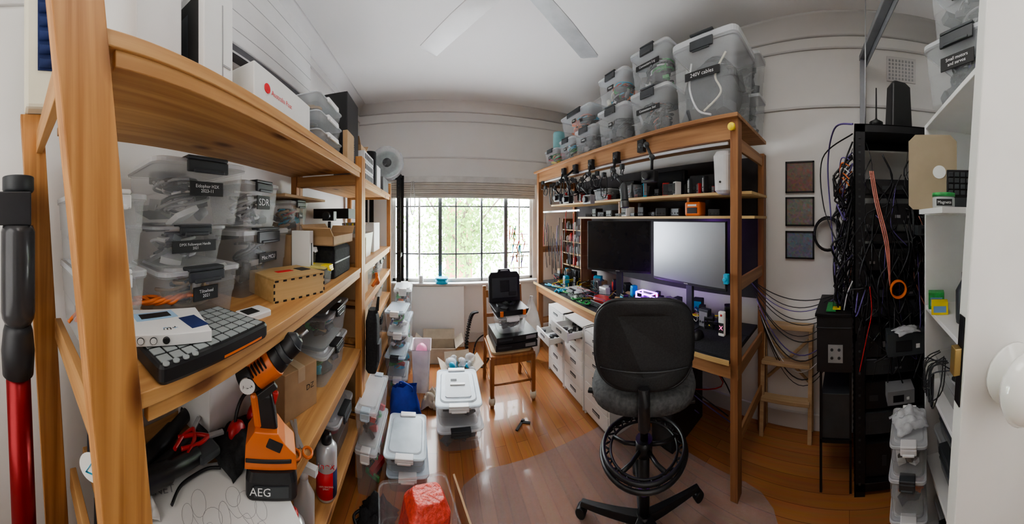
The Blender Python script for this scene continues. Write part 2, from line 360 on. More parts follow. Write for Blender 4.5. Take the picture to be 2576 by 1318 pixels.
def carton(loc,rz,W,Dp,H,m=card,label='plain brown cardboard box',txt=None,open_=False,name='cardboard_box',ts=.03,tm=ink,grp=None,tape=True,rot=None,txx=0):
    T=thing(name,label,'box',loc,rz,grp,rot=rot); hw,hd=W/2,Dp/2
    if not open_:
        B().b2(-hw,hw,-hd,hd,0,H,m).obj('box_body',T,bev=.003)
        if tape: B().b2(-.02,.02,-hd-.0015,-hd,H*.7,H,mat_tape).b2(-.02,.02,-hd,hd,H,H+.0015,mat_tape).obj('packing_tape',T)
    else:
        th=.006; b=B().b2(-hw,hw,-hd,hd,0,th,m).b2(-hw,-hw+th,-hd,hd,0,H,m).b2(hw-th,hw,-hd,hd,0,H,m).b2(-hw,hw,-hd,-hd+th,0,H,m).b2(-hw,hw,hd-th,hd,0,H,m)
        b.obj('box_body',T)
        fl=min(W,Dp)*.45
        for sx in (-1,1): B().box((sx*(hw+fl/2*cos(.7)),0,H+fl/2*sin(.7)),(fl,Dp,.005),m,rot=(0,-sx*.7,0)).obj('box_flap',T)
        B().box((0,hd+fl/2*cos(1.0),H+fl/2*sin(1.0)),(W,fl,.005),m,rot=(1.0,0,0)).obj('box_flap',T)
    if txt: B().text(txt,ts,tm,(txx,-hd-.002,H*.5)).obj('printed_text',T)
    return T
def lc(s0,s1,t0,dp,z0,z1,**k): return carton(L((s0+s1)/2,t0+dp/2,z0),LR+k.pop('rr',0),s1-s0,dp,z1-z0,**k)
lc(1.16,1.50,.66,.24,1.38,1.615,label='plain brown carton holding up flat boxes')
lc(1.24,1.58,.46,.15,1.56,1.61,label='shallow cardboard tray on a black case',open_=True)
lc(1.10,1.62,.66,.22,1.81,1.825,label='flat padded envelopes stacked on a tub',tape=False,name='padded_envelope')
B().b2(-.02,.02,-.05,.05,0,.26,paper).b2(-.006,.006,-.051,-.05,.06,.2,ink).obj('white_retail_box',loc=L(1.17,.60,1.38),rz=LR,label='narrow upright white retail box on the shelf',cat='box')
T=thing('laser_cut_box','finger-jointed plywood box with engraved panel','wooden box',L(.98,.58,1.38),LR-.42)
b=B().b2(-.13,.13,-.1,.1,0,.085,ply)
for k in range(7): b.b2(-.125+k*.038,-.108+k*.038,-.1015,-.1,.0,.008,ink).b2(-.125+k*.038,-.108+k*.038,-.1015,-.1,.078,.085,ink)
for z in (.01,.035,.06):
    b.b2(-.131,-.124,-.1015,-.1,z,z+.013,ink).b2(.124,.131,-.1015,-.1,z,z+.013,ink)
b.obj('box_body',T,bev=.001)
B().b2(-.13,.13,-.1,.1,.086,.092,ply).b2(-.05,.03,-.01,.02,.092,.0935,redlet).b2(.06,.11,-.03,.03,.092,.094,ink).obj('box_lid',T)
T=thing('soft_case','black zipped soft case on the pine shelf','case',L(1.44,.56,1.38),LR)
B().loft([(0,.15,.08,.03),(.01,.155,.085,.03),(.15,.155,.085,.03),(.17,.14,.07,.03)],fabric).obj('case_body',T); B().loft([(.082,.157,.087,.03),(.09,.157,.087,.03)],dgrey).obj('case_zip',T)
lt(1.17,1.27,.56,.09,1.475,1.55,seed=12,label='shallow clear box with screws',latch=whiteP,n=8,**G)
lt(1.14,1.27,.47,.12,1.38,1.47,seed=13,label='small clear box with yellow lid',lidm=mat('yellow_lid',(.75,.68,.25),.4,alpha=.8),latch=yellow,n=7,**G)
T=thing('handheld_gadget','small white gadget with dark square screen','gadget',L(.68,.53,1.38),LR-.2)
B().loft([(0,.055,.035,.012),(.014,.055,.035,.012),(.018,.052,.032,.01)],whiteP).obj('gadget_body',T); B().b2(-.038,.012,-.02,.022,.018,.0195,ink).obj('gadget_screen',T)
T=thing('pad_controller','black music controller with grey square pads','controller',L(.43,.515,1.38),LR-.05); T.scale=(.78,.76,.9)
B().loft([(0,.205,.13,.015),(.008,.21,.135,.018),(.035,.21,.135,.018),(.042,.205,.13,.015)],black).obj('controller_body',T)
b=B()
for i in range(10):
    for j in range(6): b.box((-.180+.040*i,-.100+.041*j,.0425),(.034,.033,.004),lgrey)
b.obj('button_grid',T,bev=.001)
b=B()
for k in range(4): b.cyl((-.19+.03*k,-.128,.042),(-.19+.03*k,-.128,.046),.009,lgrey)
b.obj('round_buttons',T); B().b2(.0,.17,-.1358,-.134,.006,.012,orange).obj('orange_stripe',T)
T=thing('accessory_box','white retail box printed with a blue phone picture','box',L(.36,.545,1.422),LR-.45)
B().b2(-.09,.09,-.08,.08,0,.026,wcard).obj('box_body',T,bev=.002)
b=B().box((-.03,.03,.0267),(.11,.05,.001),mat('printed_blue_phone',(.35,.55,.75),.3),rot=(0,0,.25)).box((.06,-.02,.0267),(.045,.07,.001),navy,rot=(0,0,.3)).box((-.03,.03,.0277),(.08,.03,.001),ink,rot=(0,0,.25))
for k in range(3): b.cyl((-.07+.028*k,-.082,.013),(-.07+.028*k,-.080,.013),.008,ink,n=16).cyl((-.07+.028*k,-.0827,.013),(-.07+.028*k,-.082,.013),.0068,wcard,n=16)
b.text('m+',.028,ink,(-.0,-.05,.027),rot=(0,0,0)); b.obj('box_print',T)
b=B()
for k in range(4):
    pts=[(-.07+.035*j+R.uniform(-.01,.01),.02*sin(j*1.4+k),.012+.016*abs(sin(j+k))) for j in range(6)]; b.tube(smooth_path(pts),.006,orange)
b.obj('orange_strap',loc=L(.40,.66,1.44),rz=LR-.3,label='tangled orange cord lying on a box',cat='strap')
b=B()
for k in range(3): b.tube(smooth_path([(-.05+.02*k,0,.01),(0,.02,.04),(.05,0,.02+.01*k),(.07,-.02,-.03)]),.005,orange)
b.obj('orange_strap',loc=L(.20,.72,1.40),rz=LR,label='orange cord end hanging by the post',cat='strap')
# ---- level three
def drill():
    T=thing('cordless_drill','orange and black cordless drill standing on battery','drill',L(.70,.47,.85),.62); T.scale=(.94,.94,.97)
    B().loft([(0,.080,.060,.02),(.01,.084,.064,.02),(.06,.084,.064,.02),(.085,.078,.056,.02)],black).b2(-.055,.055,-.067,-.063,.018,.052,dgrey).text('AEG',.036,lettr,(-.035,-.0685,.036)).obj('battery_pack',T)
    b=B().prism([(-.088,.085),(.083,.085),(.08,.13),(.045,.165),(.02,.20),(-.055,.205),(-.085,.16)],-.048,.048,orange); b.box((-.01,0,.115),(.15,.104,.012),black).box((.01,-.049,.165),(.05,.006,.03),black,rot=(0,.4,0)); b.obj('battery_foot',T,bev=.012)
    B().prism([(-.045,.19),(.022,.19),(.012,.26),(.002,.31),(-.075,.31),(-.06,.25)],-.028,.028,black).prism([(-.058,.2),(-.03,.2),(-.045,.31),(-.073,.31)],-.031,.031,orange).obj('drill_handle',T,bev=.01)
    B().box((.008,0,.285),(.022,.02,.04),red,rot=(0,.3,0)).obj('drill_trigger',T,bev=.004)
    a=Vector((-.10,0,.335)); d=Vector((.80,0,.60))
    b=B().cyl(a,a+d*.055,.044,black,r1=.056).cyl(a+d*.055,a+d*.135,.057,orange).cyl(a+d*.135,a+d*.165,.053,black,r1=.046)
    for k in range(5): b.box(a+d*(.065+.013*k)+Vector((-.02,-.051,.02)),(.005,.02,.035),black,rot=(0,-.64,0))
    b.box(a+d*.07+Vector((.03,-.050,-.04)),(.07,.014,.022),black,rot=(0,-.64,0)).cyl(a+d*.028+Vector((0,-.048,0)),a+d*.028+Vector((0,-.057,0)),.026,black).text('AEG',.018,lettr,a+d*.028+Vector((-.0,-.0585,0)),rot=(pi/2,-.3,0)); b.obj('motor_housing',T,bev=.004)
    B().cyl(a+d*.165,a+d*.185,.044,dgrey).cyl(a+d*.185,a+d*.225,.040,black,r1=.036).cyl(a+d*.225,a+d*.245,.034,dgrey,r1=.018).obj('drill_chuck',T,bev=.002)
    B().cyl(a+d*.245,a+d*.28,.005,steel).obj('drill_bit',T)
drill()
lc(.95,1.14,.52,.17,.85,1.05,rr=-.35,txt='DZ',ts=.035,txx=.05,label='small brown carton with shipping label')
lc(.66,.91,.72,.2,.85,1.15,m=wcard,label='plain white carton on the pine shelf',tape=False)
lt(1.18,1.56,.48,.28,.85,1.02,seed=21,label='wide clear organiser case with black catches',wide=.3,latch=black,n=26,**G)
lt(1.19,1.58,.48,.28,1.04,1.21,seed=22,label='clear organiser case stacked on another',wide=.3,latch=black,n=26,lidm=mat('smoky_lid',(.30,.30,.31),.3,alpha=.6),**G)
lc(.26,.40,.76,.16,.85,1.22,m=mat('dark_blue_card',(.02,.03,.06),.5),txt='COMPUTING',ts=.02,tm=lettr,label='dark retail box printed COMPUTING',tape=False)
b=B().box((0,0,.001),(.50,.30,.002),paper); b.text('CIRCUS\nPLANET',.035,grlet,(-.15,.08,.0022),rot=(0,0,.2)); b.text('eaks.org',.026,ink,(.16,-.12,.0022),rot=(0,0,.1))
for k in range(7):
    cx=-.05+.035*k; cy=.03*sin(k*1.9)
    b.tube([(cx+(.016+.006*(k%3))*cos(a),cy+.03*sin(a)*(1+.3*(k%2)),.0024) for a in [j*pi/8 for j in range(16)]],.0005,grlet,n=4,closed=True)
    b.tube(smooth_path([(cx-.02,cy-.03,.0024),(cx,cy-.06,.0024),(cx+.03,cy-.055,.0024),(cx+.04,cy-.09,.0024)],4),.0005,grlet,n=4)
b.obj('printed_paper',loc=L(.50,.565,.852),rz=LR-.60,label='white sheet with faint line drawing and lettering',cat='paper')
for k,(s,t,a) in enumerate(((.47,.72,.2),(.52,.81,.35),(.40,.68,-.1))):
    T=thing('vacuum_nozzle','black plastic vacuum nozzle lying on the shelf','nozzle',L(s,t,.89+.03*(k==2)),LR+a,'black vacuum nozzles')
    B().lathe([(.03,-.14),(.032,-.13),(.03,.05),(.024,.06),(.024,.16),(.02,.16)],black,axis=0).obj('nozzle_tube',T); B().box((.19,0,0),(.08,.07,.03),dgrey).obj('nozzle_head',T,bev=.01)
T=thing('ear_defenders','red ear defenders with black headband','ear protection',L(.80,.64,.85),LR)
for sx in (-1,1): B().lathe([(.0,0),(.035,.0),(.042,.015),(.036,.035),(.0,.045)],red,c=(sx*.06,0,.045),axis=1).obj('ear_cup',T)
B().tube([(.06*cos(a)*1.1,.02,.05+.11*sin(a)) for a in [k*pi/14 for k in range(15)]],.007,black).obj('headband',T)
for k,(s,t,a) in enumerate(((.60,.74,.5),(.62,.68,-.4))):
    T=thing('pliers','red-handled pliers lying on the pine shelf','pliers',L(s,t,.93),LR+a,'red pliers on the shelf'); T.scale=(.8,.8,.8)
    B().tube(smooth_path([(0,0,.01),(-.05,.025,.01),(-.13,.03,.01)]),.009,red).tube(smooth_path([(0,0,.01),(-.05,-.025,.01),(-.13,-.03,.01)]),.009,red).obj('pliers_handle',T); B().box((.035,0,.01),(.07,.02,.014),steel).obj('pliers_jaw',T,bev=.003)
cloth(L(.74,.64,.852),LR,.24,.16,.07,fabric,'crumpled black cloth behind the drill',3.1)
cloth(L(.34,.66,.853),LR,.09,.08,.07,paper,'crumpled white tissue on the shelf',5.2,'crumpled_tissue','tissue')
T=thing('scissors','orange-handled scissors lying on the shelf','scissors',L(.88,.47,.853),LR+.7)
B().tube([(-.06+.022*cos(a),.022+.016*sin(a),.006) for a in [k*pi/6 for k in range(12)]],.005,orange,closed=True).tube([(-.06+.022*cos(a),-.022+.016*sin(a),.006) for a in [k*pi/6 for k in range(12)]],.005,orange,closed=True).obj('scissor_handle',T); B().box((.03,0,.006),(.14,.012,.003),steel,rot=(0,0,.12)).box((.03,0,.009),(.14,.012,.003),steel,rot=(0,0,-.12)).obj('scissor_blade',T)
B().tube(smooth_path([(-.10,.03,.01),(-.04,.06,.01),(.05,.05,.01),(.09,.02,.01)]),.005,black).obj('short_cable',loc=L(.53,.60,.858),rz=LR,label='short black cable lying on the shelf',cat='cable')
T=thing('round_tag','white round paper tag hanging from the post','tag',L(.175,.57,1.135),.9)
B().cyl((0,-.002,0),(0,0,0),.033,paper,n=28).tube([(.018*cos(a),-.0028,.018*sin(a)-.004) for a in (pi/2,pi/2+2.09,pi/2+4.19)],.0022,cyan,closed=True).obj('tag_disc',T); B().tube([(0,0,.033),(.002,.01,.07),(0,.02,.1)],.001,dgrey).obj('tag_string',T)
def can(s,t,z,r,h,body,capm,label,txt=None):
    T=thing('spray_can',label,'spray can',L(s,t,z),.38)
    b=B().lathe([(r*.9,0),(r,.008),(r,h*.78),(r*.72,h*.84),(r*.55,h*.86)],body)
    if txt:
        b.cyl((0,0,h*.06),(0,0,h*.48),r*1.01,navy,n=28)
        b.text(txt,r*.9,redlet,(0,-r-.004,h*.62)); b.text('100% RACING\nSPRAY',r*.22,lettr,(0,-r-.003,h*.27))
    b.obj('can_body',T); B().lathe([(r*.5,h*.86),(r*.5,h*.96),(r*.3,h)],capm).obj('can_cap',T)
can(1.17,.47,.38,.050,.29,mat('white_can_paint',(.60,.61,.63),.25,metal=.3),black,'white and blue spray can with red lettering','inox')
can(.83,.47,.38,.05,.26,mat('can_silver',(.5,.5,.5),.3,metal=.5),red,'silver spray can with red cap')
T=thing('spray_bottle','clear plastic spray bottle','bottle',L(.99,.50,.38),0)
B().lathe([(.04,0),(.045,.01),(.045,.15),(.02,.2),(.016,.23)],clearlid).obj('bottle_body',T); B().cyl((0,0,.23),(0,0,.26),.018,whiteP).box((.02,0,.275),(.08,.025,.03),whiteP).obj('spray_head',T)
lt(1.30,1.62,.46,.3,.38,.60,seed=31,label='clear tub of parts on a low shelf',n=14,**G)
lc(.28,.6,.6,.3,.38,.7,m=mat('charcoal_card',(.05,.05,.055),.7),label='charcoal box on the low shelf',tape=False)
lt(.95,1.25,.62,.26,.38,.66,seed=32,label='clear tub of tools on a low shelf',n=18,**G)
B().tube(smooth_path([(-.1,0,.01),(.0,.08,.02),(.1,0,.03),(0,-.08,.04),(-.1,0,.05),(.02,.07,.06),(.1,-.02,.07)]),.008,black).obj('coiled_cable',loc=L(1.40,.30,.0),rz=0,label='black cable coiled on the floorboards',cat='cable')
# ---- top of shelving
TOP=2.031
lc(.25,.37,.50,.36,TOP,2.66,m=wcard,label='big white carton on top of the shelving',tape=False)
T=thing('laptop_box','white retail box with black tablet picture','box',L(.455,.60,TOP),LR)
B().b2(-.05,.05,-.14,.18,0,.235,wcard).obj('box_body',T,bev=.003)
B().b2(-.0515,-.05,-.12,.10,.03,.21,ink).b2(-.0522,-.0515,-.08,.06,.05,.18,mat('print_dark_photo',(.05,.06,.07),.3)).b2(.01,.04,-.1415,-.14,.05,.055,grlet).b2(.01,.013,-.1415,-.14,.02,.2,grlet).obj('box_print',T)
T=thing('shipping_carton','white postal carton with red round logo','box',L(.765,.58,TOP),LR)
B().b2(-.17,.20,-.12,.14,0,.125,wcard).obj('box_body',T,bev=.003)
b=B().cyl((-.105,-.1225,.068),(-.105,-.1205,.068),.015,redlet,n=28).text('p',.023,lettr,(-.105,-.1237,.070)).text('Australia Post',.023,redlet,(-.082,-.1212,.064),al='LEFT')
b.obj('box_print',T)
lc(.985,1.04,.48,.24,TOP,2.075,m=mat('blue_card',(.03,.13,.40),.5),label='small blue carton on top of the shelving',tape=False)
lt(.70,.92,.66,.14,TOP+.126,TOP+.19,seed=39,label='grey lidded tray resting on a postal carton',latch=grey,n=5,lidm=grey,grp='stacked shallow clear trays')
for k in range(3): lt(1.08,1.42,.47,.22,TOP+.085*k,TOP+.083+.085*k,seed=40+k,label='shallow clear tray stacked on the shelving',latch=whiteP,n=6,grp='stacked shallow clear trays')
T=thing('tall_black_box','tall black carton standing on the shelving','box',L(1.70,.61,TOP),LR)
B().b2(-.13,.13,-.12,.12,0,.47,mat('matte_black_card',(.012,.012,.014),.4,var=.1)).obj('box_body',T,bev=.003); B().text('ZEN\nMONITOR',.035,grlet,(0,-.1215,.14),rot=(pi/2,-pi/2,0)).obj('box_print',T)
lc(1.46,1.60,.455,.03,TOP-.0,2.22,label='brown cardboard pieces leaning on a black carton',tape=False)
LT2=1.981
for k in range(3):
    T=thing('vented_case','white electronics case with black vents','electronics case',L(2.02,.57,LT2+.075*k),LR,'vented electronics cases')
    b=B().b2(-.16,.16,-.12,.12,0,.07,whiteP)
    for j in range(6): b.b2(-.14+.048*j,-.11+.048*j,-.1215,-.12,.015,.055,ink)
    b.obj('case_body',T,bev=.003)
lc(1.95,2.15,.50,.16,LT2+.23,LT2+.29,label='open cardboard box on top of the vented cases',open_=True)
T=thing('cylindrical_speaker','black cylindrical speaker on top of shelving','speaker',L(2.28,.50,LT2),0)
B().lathe([(.05,0),(.055,.01),(.055,.3),(.05,.31),(.0,.312)],fabric).obj('speaker_body',T)
lc(2.62,2.98,.44,.2,LT2,2.13,m=mat('mid_grey_card',(.12,.12,.12),.6),label='grey carton under the filament spool',tape=False)
T=thing('filament_spool','large wrapped filament spool standing upright','spool',L(2.90,.44,2.131),.12)
B().lathe([(.165,-.05),(.185,-.045),(.185,-.04),(.16,-.035),(.16,.035),(.185,.04),(.185,.05),(.0,.05)],bagM,c=(0,0,.186),axis=1).obj('spool_wrap',T)
B().lathe([(.0,-.046),(.13,-.046),(.13,.04),(0,.04)],mat('spool_green_grey',(.10,.20,.18),.5),c=(0,0,.186),axis=1).lathe([(.0,-.05),(.05,-.05),(.05,-.045)],dgrey,c=(0,0,.186),axis=1).obj('spool_core',T)
lc(2.40,2.58,.46,.2,LT2,2.2,m=white,label='white carton beside the filament spool',tape=False)
T=thing('cream_wall_case','cream case lined with ridged navy foam','case',L(.095,.88,2.062),LR)
B().b2(-.062,.062,-.03,.05,0,.62,cream).obj('case_shell',T,bev=.012); b=B().b2(-.02,.05,-.034,-.03,.12,.50,navy)
for k in range(8): b.cyl((-.015,-.036,.14+.045*k),(.045,-.036,.14+.045*k),.014,navy,n=10)
b.obj('foam_lining',T)
# ---- second bay contents
zz=1.38
lc(1.80,1.90,.44,.2,zz,1.56,label='small brown carton at the shelf edge',rr=.2)
T=thing('white_crate','white plastic crate holding small rods','crate',L(2.15,.62,zz),LR)
B().loft([(0,.16,.12,.02),(.2,.18,.14,.02),(.205,.19,.15,.02)],whiteP,cap1=False).obj('crate_body',T)
b=B()
for k in range(12): b.cyl((R.uniform(-.1,.1),R.uniform(-.08,.08),.03),(R.uniform(-.12,.12),R.uniform(-.1,.1),.28),.008,R.choice([yellow,orange,whiteP,steel]),n=8)
b.obj('rod_bundle',loc=L(2.15,.62,zz),rz=LR,label='bundle of coloured rods in the white crate',cat='rods',kind='stuff')
lc(2.45,2.75,.50,.3,zz,1.66,m=wcard,label='white carton beside the crate',tape=False)
lc(1.95,2.5,.6,.3,1.70,1.78,m=mat('black_card',(.02,.02,.02),.6),label='flat black case resting on the crate and carton',tape=False,name='flat_case')
T=thing('desk_camera','small black camera on a stand','camera',L(1.80,.70,zz),0)
B().cyl((0,0,0),(0,0,.02),.05,black).cyl((0,0,.02),(0,0,.3),.012,black).box((0,0,.34),(.09,.06,.07),black).cyl((0,-.03,.34),(0,-.07,.34),.028,dgrey).obj('camera_body',T,bev=.004)
G2=dict(grp='tubs on the shelving beside the window')
sd=60
for z,h in [(1.12,.22),(.85,.24),(.38,.42),(.1,.26)]:
    for k,s in enumerate((1.80,2.13,2.46,2.77)):
        sd+=1; w=.28 if k<3 else .2
        if (sd%4)==1: lc(s,s+w-.02,.47,.3,z,z+h*.85,m=R.choice([card,wcard]),label='carton packed between tubs on the shelf')
        else: lt(s,s+w,.46+.02*(k%2),.32,z,z+h*R.uniform(.75,.95),seed=sd,label='clear tub crammed with coloured parts on the shelf',n=18,latch=R.choice([dgrey,whiteP,orange]),pal=MIX+[cyan,orange,red,yellow],**G2)
T=thing('spring_clamp','orange spring clamps clipped to the shelf edge','clamp',L(1.95,.40,1.20),LR)
b=B()
for k in range(5): b.tube(smooth_path([(-.05+.02*k,-.0,.0),(.0+.01*k,-.03,.05-.01*k),(.06,-.01,.03+.012*k)]),.012,orange,n=8)
b.obj('clamp_body',T)
def post_rack(name,label,posts,z1,w,rails,mm=blackM,loc=(0,0,0)):
    T=thing(name,label,'equipment rack',loc)
    for (x,y,dx,dy) in posts:
        b=B().b2(x,x+w*dx,y,y+.006*dy,0,z1,mm).b2(x,x+.006*dx,y,y+w*dy,0,z1,mm)
        k=0; z=.08
        while z<z1-.05:
            b.box((x+w*.5*dx,y-.001*dy,z),(w*.2,.004,.012),dgrey if k%3==0 else ink).box((x-.001*dx,y+w*.5*dy,z),(.004,w*.2,.012),dgrey if k%3==0 else ink); z+=.045; k+=1
        b.obj('rack_post',T)
    for (x0,x1,y0,y1,z) in rails: B().b2(x0,x1,y0,y1,z,z+.05,mm).obj('rack_rail',T,bev=.002)
    return T
post_rack('slotted_rack','black slotted steel rack beside the window',[(-.50,3.20,1,1),(-.50,3.52,1,-1),(-.92,3.20,1,1),(-.92,3.52,1,-1)],2.28,.05,[(-.92,-.45,3.2,3.23,2.23),(-.92,-.45,3.5,3.53,2.23),(-.92,-.45,3.2,3.23,.05),(-.5,-.47,3.2,3.52,2.23),(-.5,-.47,3.2,3.52,1.2)])
# things on the floor beside the shelving
PB=mat('pale_blue_lid',(.58,.68,.76),.3,alpha=.7)
tub((-.20,1.78,0),.1,.27,.38,.12,seed=80,label='clear tub with pale blue lid on the floor',lidm=PB,latch=whiteP,n=24,pal=MIX+[yellow,red])
tub((-.21,1.78,.122),.04,.27,.38,.11,seed=81,label='clear tub with pale lid stacked on another',lidm=mat('pale_lid',(.66,.75,.80),.3,alpha=.6),latch=whiteP,n=24,pal=MIX+[yellow,red])
for k,(y,h0,hh) in enumerate(((2.60,0,.2),(2.60,.2,.2),(2.60,.4,.22),(2.60,.622,.2),(2.98,0,.3),(2.98,.302,.3),(2.98,.604,.34))):
    tub((-.385-.01*(k%2),y,h0),.06*(-1)**k,.20,.33,hh-.002,seed=180+k,label='clear tub in a tall stack beside the shelving',latch=[whiteP,dgrey,whiteP][k%3],n=20,pal=MIX+[cyan,purple,orange],grp='tall stack of tubs by the shelving',lidm=PB if k%2 else None)
tub((-.43,1.72,0),0,.14,.40,.30,seed=190,label='narrow clear tub pushed against the shelving',latch=whiteP,n=20,pal=MIX+[yellow])
tub((-.43,1.72,.302),0,.14,.40,.24,seed=191,label='narrow clear tub stacked against the shelving',latch=PB,n=20,pal=MIX+[cyan])
for k,(x,y,m,l,sd_) in enumerate(((-.33,1.43,fabric,'crumpled black cable bag on the floorboards',11.0),(-.30,2.36,bagM,'crumpled clear bag on the floorboards',12.0),(-.05,2.40,cardP,'torn brown packing paper on the floorboards',13.0))):
    cloth((x,y,.002),k*.7,.20,.16,.14,m,l,sd_,'crumpled_packaging','packaging')
T=thing('backpack','black backpack hanging at the shelf edge','bag',L(1.77,.37,.66),LR); B().loft([(.0,.05,.03,.02),(.03,.075,.04,.03),(.35,.07,.04,.03),(.42,.04,.025,.02)],fabric).obj('backpack_body',T); B().tube(smooth_path([(-.03,-.03,.40),(0,-.04,.5),(.03,-.03,.40)]),.008,fabric).obj('backpack_strap',T); B().loft([(.08,.05,.01,.01),(.2,.05,.01,.01)],dgrey,c=(0,-.045)).obj('backpack_pocket',T)
TL=dict(lid=False,fill=False)
tub((-.09,1.20,0),.25,.36,.32,.40,latch=whiteP,label='open clear tub holding red bubble wrap',**TL)
T=thing('bubble_wrap_parcel','parcel in red bubble wrap standing in a tub','parcel',(-.08,1.20,.10),0,rot=(.0,.12,.35))
B().loft([(0,.09,.07,.03),(.03,.11,.08,.04),(.14,.11,.085,.04),(.28,.10,.08,.04),(.33,.07,.05,.03)],wrapR).obj('wrapped_parcel',T,bev=.004)
b=B(); rs=[]
for z,q in ((0,.10),(.05,.13),(.12,.12),(.17,.06)):
    rs.append([((q+R.uniform(-.02,.02))*cos(a),(q+R.uniform(-.02,.02))*sin(a),z+R.uniform(-.01,.01)) for a in [k*pi/9 for k in range(18)]])
b.rings(rs,bagM); b.obj('plastic_bag',loc=(.13,1.0,0),label='clear plastic bag slumped beside the tub',cat='bag')
B().b2(-.005,.005,-.14,.14,0,.34,card).obj('cardboard_sheet',loc=(.155,1.27,0),rot=(0,-.10,.25),label='torn cardboard sheet beside the clear tub',cat='cardboard')
T=thing('shopping_bag','crumpled blue reusable bag on the floor','bag',(-.27,2.14,0),.3)
b=B(); rs=[]
for z,rx,ry in ((0,.10,.07),(.08,.125,.09),(.18,.12,.07),(.27,.10,.05),(.33,.11,.03)):
    rs.append([((rx+R.uniform(-.02,.02))*cos(a),(ry+R.uniform(-.015,.015))*sin(a),z+R.uniform(-.01,.01)) for a in [k*pi/9 for k in range(18)]])
b.rings(rs,blue,cap1=False).obj('bag_body',T)
B().tube(smooth_path([(-.05,0,.32),(-.04,-.06,.40),(.04,-.07,.36),(.06,-.04,.30)]),.007,blue).tube(smooth_path([(.08,-.02,.2),(.13,-.05,.1),(.12,-.07,.01)]),.009,blue).obj('bag_handle',T)
T=thing('white_bin','tall white plastic bin with pink bag','bin',(-.16,2.66,0),0)
B().loft([(0,.075,.11,.02),(.42,.09,.13,.02),(.43,.10,.14,.02)],mat('milky_bin_plastic',(.8,.8,.82),.35,alpha=.8),cap1=False).obj('bin_body',T); B().sph((0,0,.36),.06,mat('pink_bag',(.75,.25,.42),.4),(1,1.2,1.2),n=10).obj('bin_liner',T)
B().b2(-.36,.36,-.008,.008,0,.79,mat('bright_white_panel',(.90,.90,.90),.4,var=.01)).obj('leaning_board',loc=(.0,3.47,.0),rot=(-.09,0,0),bev=.002,label='plain white panel leaning below the window',cat='board')
carton((.02,3.19,0),0,.40,.26,.18,m=cardP,open_=True,label='open cardboard box against the wall')
carton((.24,2.74,0),.15,.28,.24,.14,m=cardP,open_=True,label='low cardboard box stuffed with plastic bags')
b=B()
for k in range(24): b.sph((R.uniform(-.12,.12),R.uniform(-.10,.10),.10+R.uniform(0,.12)),R.uniform(.03,.06),bagM if k%5 else cyan,(1,.8,.6),n=8,rot=(R.random()*3,R.random()*3,0))
b.obj('plastic_bags',loc=(.24,2.74,0),label='crumpled clear plastic bags in a box',cat='bags',kind='stuff')
T=thing('cable_chain','black plastic cable drag chain standing up','cable chain',(.36,3.2,0),.2)
b=B(); pts=smooth_path([(0,0,0),(0,0,.2),(.03,0,.4),(.07,0,.52),(.13,0,.54)],6)
for p in pts: b.box(p,(.035,.05,.016),black)
b.obj('chain_links',T,bev=.002)
B().tube(smooth_path([(0,0,.01),(.05,.05,.2),(.16,.0,.3),(.2,-.1,.15),(.1,-.15,.01),(-.02,-.1,.01)]),.009,black).obj('coiled_cable',loc=(.42,3.1,0),label='thick black cable looping near the wall',cat='cable')
B().box((0,0,.006),(.13,.02,.01),dgrey,rot=(0,0,.8)).box((.05,.01,.006),(.08,.02,.01),dgrey,rot=(0,0,-.5)).obj('floor_bracket',loc=(.67,2.05,0),label='small grey bracket lying on the floorboards',cat='bracket')
C1=dict(grp='stacked tubs on the open floor')
tub((.165,2.12,0),.03,.35,.48,.17,seed=90,latch=dgrey,label='clear tub of dark parts on the floorboards',n=46,pal=[black,dgrey,card,dgrey],lidm=mat('frost_white_lid',(.78,.83,.88),.35,alpha=.5),**C1)
T=tub((.165,2.13,.172),-.03,.35,.48,.17,seed=91,latch=whiteP,label='clear tub with frosted white lid stacked higher',n=46,pal=[black,dgrey,card,dgrey],lidm=mat('frost_blue_lid',(.70,.79,.86),.35,alpha=.68),**C1)
B().loft([(.17,.10,.15,.02),(.178,.10,.15,.02)],clearlid).b2(-.06,.06,-.012,.012,.178,.186,whiteP).box((-.03,.06,.179),(.05,.03,.002),ink).obj('lid_handle',T,bev=.003)
T=thing('round_tin','blue round tin on the window sill','tin',(.06,3.545,.83)); B().lathe([(.0,0),(.085,0),(.085,.055),(.0,.055)],cyan).obj('tin_body',T); B().lathe([(0,.056),(.088,.056),(.088,.075),(.082,.08),(0,.08)],cyan).obj('tin_lid',T)
B().lathe([(.0,0),(.03,0),(.035,.03),(.03,.10),(0,.10)],whiteP).obj('small_cup',loc=(-.22,3.54,.83),label='small white cup on the window sill',cat='cup')
# ------------------------------------------------------------ wooden chair and load
T=thing('dining_chair','worn brown wooden chair with taped legs','chair',(.69,2.50,0),-.03)
tapeM=mat('masking_tape',(.62,.58,.48),.7)
for x in (-.195,.195):
    LG=B().prism([(x-.017,0),(x+.017,0),(x+.02,.44),(x-.02,.44)],-.215,-.178,chairW).obj('front_leg',T,bev=.004)
    B().rings([[(x-.017,y-.017,z),(x+.017,y-.017,z),(x+.017,y+.017,z),(x-.017,y+.017,z)] for y,z in ((.26,0),(.20,.42),(.20,.5),(.27,.98))],chairW,smooth=False).obj('back_post',T,bev=.004)
    B().lathe([(.0,0),(.027,.002),(.03,.03),(.026,.06),(0,.06)],tapeM,c=(x,-.197,.03)).obj('leg_tape',LG)
B().b2(-.21,.21,-.22,.22,.44,.465,chairW).b2(-.2,.2,-.21,-.19,.38,.44,chairW).b2(-.2,-.18,-.2,.2,.38,.44,chairW).b2(.18,.2,-.2,.2,.38,.44,chairW).obj('seat_frame',T,bev=.006)
